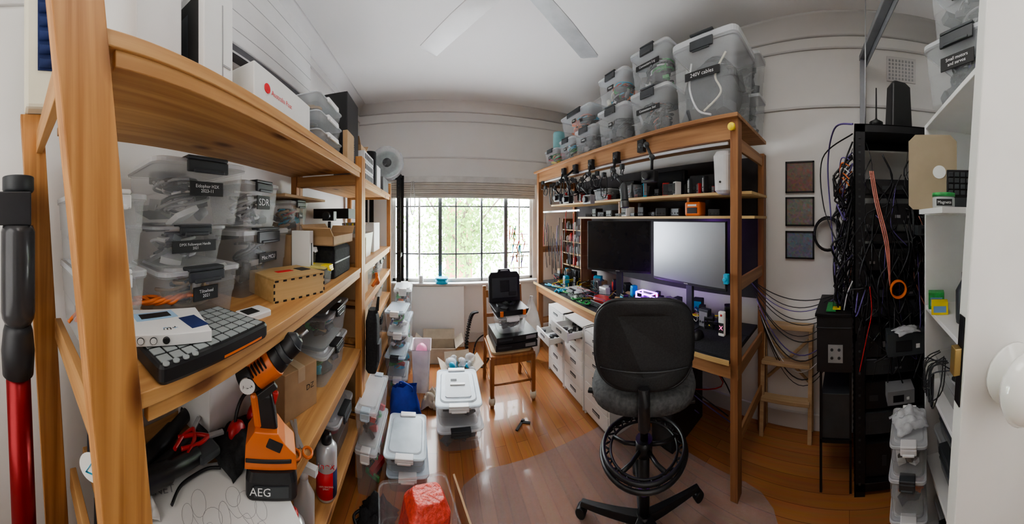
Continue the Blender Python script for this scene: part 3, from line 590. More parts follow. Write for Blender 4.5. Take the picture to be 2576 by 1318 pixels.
B().loft([(.466,.19,.19,.04),(.485,.195,.195,.05),(.495,.17,.17,.05)],mat('cane_seat',(.55,.42,.26),.7)).obj('seat_pad',T)
for (y0,y1,z0,z1) in ((.235,.25,.86,.94),(.215,.228,.66,.70)): B().b2(-.19,.19,y0,y1,z0,z1,chairW).obj('back_rail',T,bev=.006)
for p,q in (((-.19,-.197,.2),(.19,-.197,.2)),((-.19,-.19,.15),(-.19,.23,.15)),((.19,-.19,.15),(.19,.23,.15)),((-.19,.23,.22),(.19,.23,.22))): B().cyl(p,q,.009,chairW).obj('stretcher',T)
for k in range(2):
    T=thing('video_deck','flat black electronics deck on the chair seat','electronics',(.72,2.47,.497+.068*k),.04*k,'black decks on the chair')
    B().b2(-.20,.20,-.18,.16,.006,.064,black).b2(-.18,-.05,-.1815,-.18,.03,.045,dgrey).b2(.08,.18,-.1815,-.18,.02,.05,grey).obj('deck_body',T,bev=.004)
    for x in (-.16,.16):
        for y in (-.14,.12): B().cyl((x,y,0),(x,y,.006),.015,black).obj('deck_foot',T)
tub((.69,2.46,.64),0,.29,.28,.15,seed=95,latch=whiteP,label='clear tub of sockets balanced on black decks',n=30,pal=[black,dgrey,whiteP,dgrey])
T=thing('drill_case','open black tool case with moulded interior','tool case',(.69,2.47,.795),.03)
b=B().loft([(0,.15,.12,.02),(.045,.165,.135,.02),(.055,.165,.135,.02)],black)
for k in range(8): b.box((R.uniform(-.12,.12),R.uniform(-.09,.09),.062),(R.uniform(.03,.07),R.uniform(.03,.06),.02),dgrey,rot=(0,0,R.random()))
b.obj('case_base',T,bev=.003)
for x in (-.11,.11): B().box((x,-.142,.03),(.03,.015,.05),orange).obj('case_catch',T,bev=.003)
b=B(); rr=[( -.165,.0),(.165,.0),(.165,.26),(.14,.30),(.07,.30),(.06,.33),(-.06,.33),(-.07,.30),(-.14,.30),(-.165,.26)]
b.prism(rr,.0,.045,black); b.box((0,-.004,.14),(.27,.01,.2),dgrey).box((0,-.008,.16),(.1,.012,.12),black).box((.08,-.01,.08),(.08,.012,.04),black).box((0,-.005,.315),(.08,.02,.012),grey)
b.obj('case_lid',T,loc=(0,.125,.055),rot=(-.12,0,0),bev=.006)
b=B(); rs=[]
for z,rx,ry in ((.02,.05,.03),(.12,.09,.05),(.40,.12,.06),(.6,.08,.05),(.72,.03,.02),(.80,.015,.01)):
    rs.append([((rx+R.uniform(-.015,.015))*cos(a),(ry+R.uniform(-.012,.012))*sin(a),z-.02) for a in [k*pi/9 for k in range(18)]])
b.rings(rs,mat('translucent_white_bag',(.8,.8,.8),.4,alpha=.75)).obj('carrier_bag',loc=(1.10,2.93,.0),label='white carrier bag hanging from the bench corner',cat='bag')
# ------------------------------------------------------------ workbench
T=thing('workbench','long stained wood workbench with overhead shelves','workbench',D(0,0,0),DR)
def dbox(b,s0,s1,w0,w1,z0,z1,m): return b.b2(-s1,-s0,w0,w1,z0,z1,m)
for s in (-.03,2.53):
    for w in (0,.56):
        dbox(B(),s,s+.05,w,w+.07,0,2.30 if w==0 else 2.22,darkZ).obj('bench_post',T,bev=.003)
for z in (2.12,.72,1.25,.3):
    for s in (-.03,2.55): dbox(B(),s+.01,s+.03,.07,.56,z,z+.08,darkY).obj('end_rail',T,bev=.002)
dbox(B(),-.04,2.62,-.03,.60,2.30,2.325,darkX).obj('top_shelf',T,bev=.003)
dbox(B(),.02,2.53,.005,.03,2.18,2.30,darkX).obj('front_beam',T,bev=.002)
dbox(B(),.05,2.5,.032,.05,2.16,2.178,ledstrip).obj('light_strip',T,bev=.004)
dbox(B(),.02,2.53,.59,.60,1.05,2.2,mat('shade_sheet_dark',(.05,.047,.05),.8)).obj('shade_sheet',T)  # dark sheet added in place of the shade behind the shelves
dbox(B(),.021,2.66,-.01,.56,.825,.85,mat('black_bench_surface',(.025,.027,.03),.55)).obj('bench_top',T,bev=.003)
dbox(B(),-.03,2.6,.0,.03,.735,.824,darkX).obj('bench_apron',T,bev=.002)
dbox(B(),.021,2.66,-.016,-.011,.82,.85,ply).obj('bench_edging',T)
dbox(B(),-.05,2.55,.20,.58,1.865,1.885,ply).obj('middle_shelf',T,bev=.002)
dbox(B(),-.05,2.0,.26,.58,1.70,1.72,ply).obj('middle_shelf',T,bev=.002)
for s in (.5,1.3): dbox(B(),s,s+.02,.3,.56,1.72,1.865,darkY).obj('shelf_divider',T)
def dt(s0,s1,w0,dp,z0,z1,**k):
    rr=k.pop('rr',0); return tub(D((s0+s1)/2,w0+dp/2,z0),DR+rr,s1-s0,dp,z1-z0,**k)
GD=dict(grp='clear tubs on top of the workbench'); Z=2.326
DK=[black,dgrey,dgrey,black,grey,dgrey,black]
dt(-.02,.48,.02,.38,Z,2.91,txt='240V cables',ts=.036,seed=101,label='very deep clear tub of mains cables',n=44,pal=[black,dgrey,dgrey],wide=.34,**GD)
b=B()
for k in range(4): b.tube([ (.17*cos(a)*(.9+.03*k),-.02+.015*k,.30+.2*sin(a)) for a in [j*pi/10 for j in range(20)]],.012,black,closed=True)
b.tube(smooth_path([(-.10,-.15,.42),(-.11,-.155,.25),(-.05,-.15,.10),(.05,-.15,.05)]),.007,whiteP).tube(smooth_path([(.14,-.12,.45),(.08,-.15,.30),(.12,-.15,.18),(.0,-.155,.08)]),.007,cream); b.lathe([(0,-.14),(.18,-.14),(.18,.06),(0,.06)],dgrey,c=(0,.03,.24),axis=1)
b.obj('mains_cable',loc=D(.23,.21,Z),rz=DR,label='coiled black mains cable inside the deep tub',cat='cable',kind='stuff')
dt(.50,.90,.03,.30,Z,2.69,txt='Connectors Sml',ts=.025,seed=102,label='clear tub of small connectors',n=50,pal=DK+[pink],wide=.34,**GD)
dt(.51,.90,.03,.30,2.692,3.01,txt='Connectors Lrg',ts=.025,seed=103,label='clear tub of large connectors',n=50,pal=DK+[green,whiteP],wide=.34,**GD)
dt(.93,1.33,.03,.30,Z,2.68,seed=104,txt='USB',ts=.022,label='clear tub of dark grey leads',n=70,pal=[dgrey,black],wide=.34,**GD)
dt(.94,1.32,.03,.30,2.682,2.97,seed=105,txt='Video',ts=.022,label='clear tub of mixed leads',n=36,pal=MIX+[cream,orange],wide=.34,**GD)
dt(1.36,1.72,.03,.28,Z,2.61,seed=106,txt='Audio',ts=.022,label='clear tub of audio leads',n=50,pal=DK,**GD)
dt(1.74,2.05,.03,.28,Z,2.59,seed=107,txt='LED',ts=.022,label='clear tub with bundled wires',n=50,pal=MIX,**GD)
dt(1.45,2.05,.05,.30,2.612,2.85,seed=108,txt='Wire',ts=.022,label='wide clear tub bridging two others',n=54,pal=[cyan,pink,black,grey,orange],**GD)
dt(2.10,2.42,.03,.26,Z,2.55,seed=109,txt='Strip',ts=.02,label='small clear tub with red and yellow parts',n=40,pal=[red,yellow,green,whiteP],**GD)
B().lathe([(0,0),(.07,0),(.075,.02),(.075,.2),(.07,.22),(0,.22)],teal).obj('foam_roll',loc=D(2.26,.16,2.552),label='teal foam roll standing on a small tub',cat='roll')
dt(-.04,.26,.42,.18,Z,2.65,seed=110,label='clear tub of dark leads near the wall',n=26,pal=DK,latch=black,**GD)
dt(-.04,.26,.42,.18,2.652,2.97,seed=111,label='clear tub stacked high near the wall',n=22,pal=DK,latch=black,**GD)
T=thing('yellow_hook','yellow plastic knob screwed to the bench post','hook',D(-.005,-.0,2.24),DR); B().cyl((0,0,0),(0,-.03,0),.012,yellow).sph((0,-.04,0),.024,yellow,(1,.6,1)).obj('hook_knob',T)
def gear(name,label,cat,s,w,z,W,Dp,H,m,face=None,rr=0):
    T=thing(name,label,cat,D(s,w,z),DR+rr); B().b2(-W/2,W/2,-Dp/2,Dp/2,0,H,m).obj('case_body',T,bev=min(.006,H*.1))
    b=B(); f=face or dgrey; b.b2(-W*.42,W*.42,-Dp/2-.003,-Dp/2,H*.12,H*.88,f)
    for k in range(3): b.cyl((-W*.3+W*.3*k,-Dp/2-.009,H*.35),(-W*.3+W*.3*k,-Dp/2-.003,H*.35),min(W,H)*.09,dgrey if f is not dgrey else black,n=12)
    b.obj('front_panel',T); return T
T=thing('white_speaker','white curved speaker mounted under the top shelf','speaker',D(.10,.12,1.86),DR)
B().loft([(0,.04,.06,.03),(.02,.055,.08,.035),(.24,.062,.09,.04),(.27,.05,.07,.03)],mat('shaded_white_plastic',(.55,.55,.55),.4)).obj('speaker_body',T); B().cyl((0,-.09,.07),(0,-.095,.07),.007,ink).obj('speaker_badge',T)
gear('audio_interface','black rack audio interface on the shelf','electronics',.40,.44,1.886,.24,.20,.16,black,face=black)
gear('flat_display','black display panel leaning on the shelf','display',.78,.46,1.886,.30,.06,.24,screenD,face=screenD)
tub(D(1.12,.32,1.886),DR,.26,.2,.13,seed=120,n=24,label='open clear tub of red and black tools',pal=[black,red,grey],latch=dgrey,lid=False)
tub(D(1.50,.32,1.886),DR,.28,.2,.12,seed=121,n=24,label='clear tub of cameras on the bench shelf',pal=[black,dgrey,grey],latch=dgrey)
gear('battery_charger','black battery charger on the bench shelf','charger',1.85,.36,1.886,.2,.16,.12,black)
gear('power_supply','black bench power supply on the shelf','power supply',2.25,.40,1.886,.26,.2,.16,dgrey)
for k,(s,h) in enumerate(((1.32,.2),(1.66,.16),(2.03,.18),(.60,.12))): gear('dark_case','dark equipment case tucked along the shelf','case',s,.50,1.886,.16,.12,h,black,face=black)
for k in range(34):
    s=.20+.067*k; gear('shelf_gadget','small tool or part crowding the bench shelf','gadget',s,R.uniform(.23,.34),1.886,R.uniform(.02,.08),R.uniform(.02,.06),R.uniform(.02,.15),R.choice([black,dgrey,grey,black,red,dgrey,whiteP,black,cyan]),face=R.choice([dgrey,black,grey]),rr=R.uniform(-.9,.9))
T=thing('orange_radio','orange and black work radio on the shelf','radio',D(.46,.33,1.721),DR); B().b2(-.07,.07,-.05,.05,0,.11,orange).obj('radio_body',T,bev=.014); B().b2(-.045,.045,-.055,-.05,.02,.065,black).b2(-.04,.04,-.054,-.05,.075,.09,wcard).obj('radio_face',T,bev=.004)
for k,(s,m,l) in enumerate(((.78,dgrey,'small grey meter on the narrow shelf'),(1.0,black,'small black adapter on the narrow shelf'),(1.2,whiteP,'small white adapter on the narrow shelf'),(1.46,dgrey,'small dark tester on the narrow shelf'),(1.72,black,'small black charger on the narrow shelf'),(.64,black,'squat black dock on the narrow shelf'),(.9,black,'flat black hub on the narrow shelf'),(1.33,grey,'grey relay box on the narrow shelf'),(1.6,black,'thin black card reader on the narrow shelf'),(.28,black,'black camera case on the narrow shelf'),(1.1,black,'black lens case on the narrow shelf'),(1.86,black,'black cable tester on the narrow shelf'))):
    gear('bench_gadget',l,'gadget',s,.34+R.uniform(-.03,.03),1.721,R.uniform(.06,.12),.09,.03+R.uniform(0,.07),m,face=dgrey,rr=R.uniform(-.5,.5))
def arm(s,label,pts,head):
    T=thing('articulated_arm',label,'boom arm',D(s,-.02,0),DR)
    b=B().tube(pts,.011,black,n=8)
    for p in pts: b.sph(p,.022,dgrey,n=10)
    b.box((pts[0][0],pts[0][1]+.012,pts[0][2]),(.06,.04,.09),black); b.obj('arm_links',T)
    e=Vector(pts[-1])
    if head=='mic': B().cyl(e,e+Vector((.03,-.02,-.12)),.026,dgrey,r1=.03).cyl(e+Vector((.03,-.02,-.12)),e+Vector((.035,-.022,-.17)),.032,mat('mic_mesh',(.12,.12,.12),.5,metal=.6)).obj('microphone',T,bev=.003)
    else: B().box(e+Vector((0,-.02,-.03)),(.12,.05,.08),head).cyl(e+Vector((0,-.045,-.03)),e+Vector((0,-.075,-.03)),.028,black).obj('arm_camera',T,bev=.006)
arm(1.0,'black boom arm with hanging microphone',[(0,0,2.2),(.04,-.06,2.08),(.12,-.1,2.02),(.18,-.08,1.95)],'mic')
arm(1.62,'black boom arm carrying a camera',[(0,0,2.2),(-.05,-.08,2.12),(.05,-.1,2.0),(.0,-.06,1.92)],black)
arm(1.35,'black boom arm with grey lamp head',[(0,0,2.2),(.06,-.06,2.1),(.0,-.12,2.0),(.07,-.05,1.9)],grey)
arm(.72,'black clamp arm fixed to the beam',[(0,0,2.24),(.1,-.05,2.22),(.16,-.06,2.12),(.14,-.04,2.02)],black)
arm(1.85,'short black arm carrying a ring light',[(0,0,2.2),(.03,-.05,2.1),(-.04,-.08,2.02),(.02,-.05,1.95)],dgrey)
for k in range(16):
    s=.95+.095*k+R.uniform(-.03,.03); z=2.14-R.uniform(0,.09); b=B()
    r_=R.uniform(.02,.07); b.tube([(R.uniform(-.01,.01)+r_*cos(a),.0,-r_*1.6-r_*1.6*sin(a)) for a in [j*pi/8 for j in range(16)]],.005,black,closed=True).box((0,0,-.005),(.03,.03,.04),dgrey)
    b.obj('hanging_strap',loc=D(s,-.01,z+.02),rz=DR+R.uniform(-.8,.8),label='black strap loop hanging from the front beam',cat='strap',group='straps hanging from the beam')
def monitor(cx,cy,rz,W,z0,z1,scr,label):
    T=thing('computer_monitor',label,'monitor',(cx,cy,.85),rz,'monitors on the workbench'); a=z0-.85; c=z1-.85
    B().b2(-W/2,W/2,0,.02,a,c,black).b2(-W/4,W/4,.02,.05,a+.1,c-.1,black).obj('monitor_housing',T,bev=.004)
    B().b2(-W/2+.008,W/2-.008,-.003,0,a+.022,c-.008,scr).obj('monitor_screen',T)
    B().b2(-.03,.03,.04,.07,.01,a+.2,dgrey).b2(-.12,.12,-.06,.12,0,.012,dgrey).obj('monitor_stand',T,bev=.003)
    B().b2(-.02,.02,-.004,-.002,a+.008,a+.014,grlet).obj('monitor_badge',T)
monitor(1.56,1.90,-1.035,.63,1.2,1.68,screenD,'large dark flat monitor on the workbench')
monitor(1.705,1.225,-1.618,.74,1.17,1.68,screenL,'large monitor with soft bright reflection')
T=thing('keyboard','white compact keyboard on the workbench','keyboard',D(.72,.11,.85),DR-.2)
B().loft([(0,.15,.055,.01),(.014,.15,.055,.01)],whiteP).obj('keyboard_base',T); b=B()
for i in range(14):
    for j in range(5): b.box((-.135+.0208*i,-.042+.021*j,.018),(.017,.017,.008),whiteP)
b.obj('keycaps',T,bev=.002)
T=thing('led_cube','clear box glowing with purple light','lit gadget',D(.86,.20,.99),DR)
b=B()
for x in (-.08,.08):
    for y in (-.04,.04): b.b2(x-.005,x+.005,y-.005,y+.005,0,.09,led)
    b.b2(x-.005,x+.005,-.04,.04,0,.008,led).b2(x-.005,x+.005,-.04,.04,.085,.093,led)
for y in (-.04,.04): b.b2(-.08,.08,y-.004,y+.004,0,.008,led).b2(-.08,.08,y-.004,y+.004,.085,.093,led).b2(-.08,.08,y-.004,y+.004,.044,.05,led)
b.obj('lit_frame',T); B().b2(-.05,.05,-.03,.03,.01,.05,black).obj('circuit_core',T); B().b2(-.06,.06,-.035,.035,-.14,-.001,dgrey).obj('gadget_plinth',T,bev=.005)
T=thing('computer_mouse','black vertical mouse on the desk mat','mouse',D(.34,.16,.857),DR); B().sph((0,0,.0),.05,black,(.8,1.2,1.1)).obj('mouse_shell',T)
T=thing('drink_can','small dark drink can on the workbench','can',D(.20,.30,.85),0); B().lathe([(0,0),(.028,0),(.033,.01),(.033,.10),(.026,.115),(0,.113)],dgrey).obj('can_body',T)
T=thing('mug','white mug beside the desk mat','mug',D(.56,.30,.85),0); B().lathe([(0,0),(.036,0),(.04,.01),(.04,.09),(.036,.09),(.034,.012),(0,.012)],whiteP).obj('mug_body',T); B().tube([(.04+.022*sin(a),0,.045+.025*cos(a)) for a in [k*pi/8 for k in range(9)]],.005,whiteP).obj('mug_handle',T)
T=thing('desk_gadget','small white display gadget on the post','gadget',D(.06,-.03,1.06),DR); B().b2(-.02,.02,-.012,.015,-.06,.085,whiteP).obj('gadget_case',T,bev=.006); B().b2(-.017,.017,-.0135,-.012,-.04,.02,ink).text('X',.035,mat('pink_glow',(1,.1,.4),.5,emis=2),(0,-.0148,-.01)).obj('gadget_screen',T); B().sph((0,-.012,.065),.007,red,n=10).obj('gadget_button',T)
B().b2(-.015,.015,-.015,.015,-.03,.03,cyan).cyl((0,-.015,0),(0,-.035,0),.012,cyan).obj('blue_clip',loc=D(.035,-.02,1.34),rz=DR,bev=.004,label='bright blue clamp clip on the post',cat='clip')
tub(D(1.78,.12,.85),DR,.26,.17,.09,seed=130,n=20,label='small clear component box on the bench',latch=dgrey,pal=[black,whiteP,grey])
T=thing('red_pouch','red zipped hard pouch on the bench','pouch',D(1.36,.14,.901),DR+.2); B().loft([(0,.09,.05,.03),(.02,.10,.06,.035),(.045,.09,.05,.03)],red).obj('pouch_shell',T); B().loft([(.02,.102,.062,.035),(.024,.102,.062,.035)],dgrey).obj('pouch_zip',T)
gear('black_toolbox','low black instrument on the bench','instrument',1.36,.17,.85,.26,.18,.05,black)
for k,(s,w,a) in enumerate(((2.18,.14,.4),(2.26,.22,-.5),(2.05,.2,1.2),(2.10,.09,2.2),(2.3,.08,.2),(2.0,.07,.1))):
    T=thing('pliers','blue-handled pliers lying on the bench','pliers',D(s,w,.852),DR+a,'blue pliers on the bench')
    B().tube(smooth_path([(0,0,.01),(-.04,.02,.01),(-.11,.025,.01)]),.009,cyan).tube(smooth_path([(0,0,.01),(-.04,-.02,.01),(-.11,-.025,.01)]),.009,cyan).obj('pliers_handle',T); B().box((.03,0,.01),(.06,.018,.012),steel).obj('pliers_jaw',T,bev=.003)
for k,(s,w) in enumerate(((1.62,.06),(1.56,.12),(1.70,.05),(1.50,.05),(1.2,.08),(1.9,.06))):
    b=B().b2(-.05,.05,-.035,.035,0,.004,green)
    for j in range(7): b.box((R.uniform(-.04,.04),R.uniform(-.025,.025),.008),(.012,.01,.008),R.choice([black,grey,whiteP]))
    b.obj('circuit_board',loc=D(s,w,.852+.006*k),rz=DR+k*.7,label='green circuit board lying on the bench',cat='circuit board',group='loose circuit boards')
for k in range(60):
    s=R.uniform(.15,2.4); w=R.uniform(.18,.52) if s>1 else R.uniform(.34,.52); gear('bench_gadget','dark electronic module among bench clutter','gadget',s,w,.85,R.uniform(.04,.12),R.uniform(.04,.09),R.uniform(.03,.2),R.choice([black,dgrey,black,grey,whiteP,cyan,dgrey,card]),face=R.choice([dgrey,grey,cyan,black,red]),rr=R.uniform(-.6,.6))
b=B()
for k in range(80):
    s=R.uniform(.4,2.4); x=-s; pts=[(x+R.uniform(-.18,.18),R.uniform(.05,.5) if s>1 else R.uniform(.3,.5),.855+R.uniform(0,.12)) for j in range(5)]
    b.tube(smooth_path(pts,5),R.uniform(.002,.004),R.choice([black,black,red,whiteP,purple,yellow,dgrey]),n=5)
b.obj('bench_wires',loc=D(0,0,0),rz=DR,label='thin loose wires strewn over the bench',cat='wires',kind='stuff')
gear('oscilloscope','grey oscilloscope behind the bench clutter','oscilloscope',2.25,.42,.85,.3,.14,.2,dgrey,face=grey)
T=thing('parts_rack','small stepped wooden rack of parts','rack',D(2.20,.38,1.10),DR)
for z in (.0,.15,.30,.45): B().b2(-.22,.22,-.08,.08,z,z+.01,ply).obj('rack_shelf',T)
for x in (-.22,.21): B().b2(x,x+.01,-.08,.08,-.25,.6,darkZ).obj('rack_side',T)
for z in (.01,.16,.31,.46):
    for k in range(5):
        b=B(); h=R.uniform(.05,.11); m=R.choice([whiteP,black,red,grey,cyan,dgrey,clearlid]); b.lathe([(0,0),(.025,0),(.028,.01),(.028,h*.8),(.018,h*.85),(.018,h),(0,h)],m,n=12)
        p=D(2.20+.16-.08*k,.36,1.10+z); b.obj('parts_jar',loc=p,label='small jar on the stepped parts rack',cat='jar',group='jars on the parts rack')
b=B()
for k in range(34):
    s=1.75+.027*k; z0=R.uniform(1.40,1.80); l=R.uniform(.25,.5); m=R.choice([red,black,black,dgrey,dgrey,purple])
    b.tube([(-s,.12,z0),(-s+R.uniform(-.01,.01),.11,z0-l*.5),(-s+R.uniform(-.02,.02),.12,z0-l)],.004,m,n=5)
b.b2(-2.68,-1.75,.125,.135,1.78,1.80,steel); b.obj('test_leads',loc=D(0,0,0),rz=DR,label='row of hanging red and black test leads',cat='test leads',kind='stuff')
b=B()
for k in range(22):
    x=1.08+R.uniform(-.11,.11); z=1.0+R.uniform(0,.5); b.cyl((x,3.47,z),(x+R.uniform(-.05,.05),3.42,z+.12),.007,R.choice([red,orange,green,purple,cyan,black,red]),n=8)
for z in (1.02,1.18,1.34,1.48): b.b2(.98,1.24,3.42,3.48,z,z+.008,ply)
b.obj('screwdriver_rack',label='stepped rack of coloured screwdrivers by the window',cat='tool rack',kind='stuff')
def drawers(y0,openk,label,ht=.74):
    X=1.225; T=thing('drawer_cabinet',label,'drawer cabinet',(X,y0+.18,0),-pi/2,'white drawer cabinets')
    B().b2(-.18,-.165,0,.58,0,ht,white).b2(.165,.18,0,.58,0,ht,white).b2(-.18,.18,0,.58,ht-.015,ht,white).b2(-.165,.165,.565,.58,0,ht,white).b2(-.165,.165,.02,.56,0,.05,white).obj('cabinet_body',T,bev=.002)
    hs=[.10,.10,.10,.13,.13,.13][::-1]; z=.035
    for k,h in enumerate(hs):
        off=-.15 if k in openk else 0
        d=B().b2(-.163,.163,-.002,.014,z,z+h-.006,white).b2(-.15,-.142,.014,.45,z+.01,z+h-.03,white).b2(.142,.15,.014,.45,z+.01,z+h-.03,white).b2(-.15,.15,.014,.45,z+.01,z+.016,white).obj('drawer',T,loc=(0,off,0),bev=.002)
        B().b2(-.05,.05,-.0045,-.002,z+h*.42,z+h*.62,ink).b2(-.045,.045,-.006,-.0045,z+h*.46,z+h*.56,grlet).obj('drawer_slot',d)
        if k in openk:
            b=B(); rr=random.Random(k)
            for j in range(22): b.box((rr.uniform(-.12,.12),rr.uniform(.03,.4),z+.03+rr.uniform(0,.03)),(rr.uniform(.02,.06),rr.uniform(.02,.06),.02),rr.choice([black,dgrey,grey]),rot=(0,0,rr.random()*3))
            b.obj('drawer_contents',loc=(X+off,y0+.18,0),rz=-pi/2,label='small black parts in an open drawer',cat='small parts',kind='stuff')
        z+=h
drawers(1.59,(),'white drawer cabinet beside the office chair'); drawers(1.97,(5,),'white drawer cabinet with top drawer ajar'); drawers(2.35,(3,),'white drawer cabinet with a pulled-out drawer')
T=thing('desktop_computer','black tower computer under the workbench','computer',D(.60,.30,0),DR); B().b2(-.1,.1,-.22,.22,0,.45,black).obj('tower_case',T,bev=.006); B().b2(-.09,.09,-.224,-.22,.02,.43,dgrey).obj('tower_front',T)
B().b2(-.5,-.0,.01,.34,.851,.855,fabric).obj('desk_mat',loc=D(0.025,0,0),rz=DR,label='black fabric mat covering the bench end',cat='desk mat')
b=B()
for k in range(14):
    b.tube(smooth_path([(-R.uniform(.1,1.0),.35,.8),(-R.uniform(.1,1.0),.3,R.uniform(.3,.6)),(-R.uniform(.1,1.0),.4,R.uniform(.05,.3))]),.005,R.choice([black,red,black,purple]),n=5)
b.obj('under_bench_cables',loc=D(0,0,0),rz=DR,label='loose cables dangling beneath the workbench',cat='cables',kind='stuff')
# ------------------------------------------------------------ office chair
T=thing('office_chair','black drafting office chair with foot ring','office chair',(.99,.985,0),-pi/4)
def sq(v,p): return abs(v)**p*(1 if v>0 else -1)
b=B(); rs=[]
for y,sc_ in ((-.222,.70),(-.236,.90),(-.232,.97),(-.215,1.0),(-.19,1.0),(-.165,.95),(-.155,.8)):
    ring=[]
    for k in range(40):
        a=2*pi*k/40; x=.237*sq(cos(a),.6)*sc_*(1-.06*(sin(a)<0)*abs(sin(a))); zc=.208*sq(sin(a),.6)*sc_
        ring.append((x,y+.7*x*x,1.130+zc))
    rs.append(ring)
b.rings(rs,vinylB); b.obj('backrest',T)
b=B(); b.tube([(.234*sq(cos(a),.6)*.995,-.215+.7*(.234*cos(a))**2,1.130+.206*sq(sin(a),.6)) for a in [2*pi*k/48 for k in range(48)]],.006,black,closed=True); b.tube([(x,-.240+.7*x*x,1.02) for x in [-.2+.04*k for k in range(11)]],.003,dgrey); b.obj('backrest_piping',T)
b=B(); rs=[]
for z,q in ((.80,.85),(.81,.97),(.85,1.0),(.885,.96),(.90,.82)):
    rs.append([(.272*q*sq(cos(a),.7),.02+.25*q*sq(sin(a),.7),z) for a in [2*pi*k/36 for k in range(36)]])
b.rings(rs,foam).obj('seat',T)
B().box((0,0,.78),(.2,.24,.04),black).tube([(0,-.05,.77),(0,-.21,.76),(0,-.265,.80),(0,-.27,.90),(0,-.255,.96)],.028,black,n=10).obj('back_bracket',T,bev=.004)
for p,q,r_ in (((-.1,0,.77),(-.26,.02,.755),(-.28,.02,.755)),((.1,0,.77),(.22,-.05,.75),(.24,-.05,.75))): B().cyl(p,q,.007,black).box(r_,(.05,.03,.015),black).obj('adjust_lever',T,bev=.003)
B().cyl((0,0,.1),(0,0,.50),.030,black).cyl((0,0,.50),(0,0,.77),.022,blackM).cyl((0,0,.455),(0,0,.53),.045,black).cyl((0,0,.25),(0,0,.30),.031,mat('purple_sticker',(.2,.06,.4),.4)).obj('gas_column',T)
b=B(); N=48
for r_,z_ in ((.225,.475),(.215,.50)): b.tube([(r_*cos(2*pi*k/N),r_*sin(2*pi*k/N),z_) for k in range(N)],.011,black,closed=True,n=8)
b.tube([(.178*cos(2*pi*k/N),.178*sin(2*pi*k/N),.485) for k in range(N)],.007,black,closed=True)
for k in range(20):
    a=2*pi*k/20; a2=a+pi/20; b.cyl((.22*cos(a),.22*sin(a),.48),(.18*cos(a2),.18*sin(a2),.485),.005,black,n=6).cyl((.18*cos(a2),.18*sin(a2),.485),(.22*cos(a+pi/10),.22*sin(a+pi/10),.48),.005,black,n=6)
for k in range(5):
    a=2*pi*k/5+.3; b.tube([(.04*cos(a),.04*sin(a),.49),(.11*cos(a),.11*sin(a),.475),(.18*cos(a),.18*sin(a),.485)],.011,black,n=8)
b.obj('foot_ring',T)
B().cyl((0,0,.07),(0,0,.14),.045,black,r1=.038).obj('base_hub',T)
for k in range(5):
    a=2*pi*k/5+.45; c,s_=cos(a),sin(a); b=B(); nx,ny=-s_,c
    AR=b.rings([[ (r_*c+nx*w,r_*s_+ny*w,z+h) for w,h in ((-ww,-hh),(ww,-hh),(ww*.7,hh),(-ww*.7,hh))] for r_,z,ww,hh in ((.03,.11,.03,.02),(.2,.095,.022,.018),(.36,.08,.018,.012))],black,smooth=False).obj('base_arm',T,bev=.004)
    B().cyl((.36*c-nx*.024,.36*s_-ny*.024,.03),(.36*c+nx*.024,.36*s_+ny*.024,.03),.030,black).cyl((.36*c,.36*s_,.03),(.36*c,.36*s_,.075),.009,dgrey).obj('caster',AR,bev=.004)
T=thing('chair_mat','translucent grey vinyl mat under the office chair','chair mat',(.82,1.05,.001)); B().loft([(.0,.74,.70,.30),(.003,.74,.70,.30)],matM).obj('mat_sheet',T)
# ------------------------------------------------------------ step stool
T=thing('step_stool','pale wooden folding step stool by the wall','step stool',(2.0,.49,0),-pi/2+.03); T.scale=(1.0,.38,1.12)
for x in (-.19,.19):
    B().prism([(x-.016,0),(x+.016,0),(x+.015,.76),(x-.015,.76)],-.0,.05,stoolW).obj('front_leg',T,rot=(-.25,0,0),loc=(0,-.16,0),bev=.003)
    B().prism([(x-.016,0),(x+.016,0),(x+.016,.72),(x-.016,.72)],0,.05,stoolW).obj('rear_leg',T,rot=(.06,0,0),loc=(0,.17,0),bev=.003)
B().b2(-.21,.21,-.03,.20,.740,.77,stoolW).obj('top_step',T,bev=.004); B().b2(-.19,.19,-.13,.07,.50,.525,stoolW).obj('step',T,bev=.004); B().b2(-.19,.19,-.17,.02,.25,.275,stoolW).obj('step',T,bev=.004)
B().tube([(-.17,.16,.36),(.17,.13,.66)],.013,stoolW).obj('cross_brace',T); B().tube([(.17,.16,.36),(-.17,.13,.66)],.013,stoolW).obj('cross_brace',T)
def artm(name,c1,c2):
    m,n,l,bb=base(name); tc=n.new('ShaderNodeTexCoord'); v=n.new('ShaderNodeTexVoronoi'); v.inputs['Scale'].default_value=55; l.new(tc.outputs['Object'],v.inputs['Vector'])
    no=n.new('ShaderNodeTexNoise'); no.inputs['Scale'].default_value=22; l.new(tc.outputs['Object'],no.inputs['Vector'])
    mx=n.new('ShaderNodeMixRGB'); mx.inputs['Color1'].default_value=(*c1,1); mx.inputs['Color2'].default_value=(*c2,1); l.new(no.outputs['Fac'],mx.inputs['Fac'])
    m2=n.new('ShaderNodeMixRGB'); m2.blend_type='MULTIPLY'; m2.inputs['Fac'].default_value=.35; l.new(mx.outputs['Color'],m2.inputs['Color1']); l.new(v.outputs['Color'],m2.inputs['Color2']); l.new(m2.outputs['Color'],bb.inputs['Base Color']); bb.inputs['Roughness'].default_value=.25
    return m
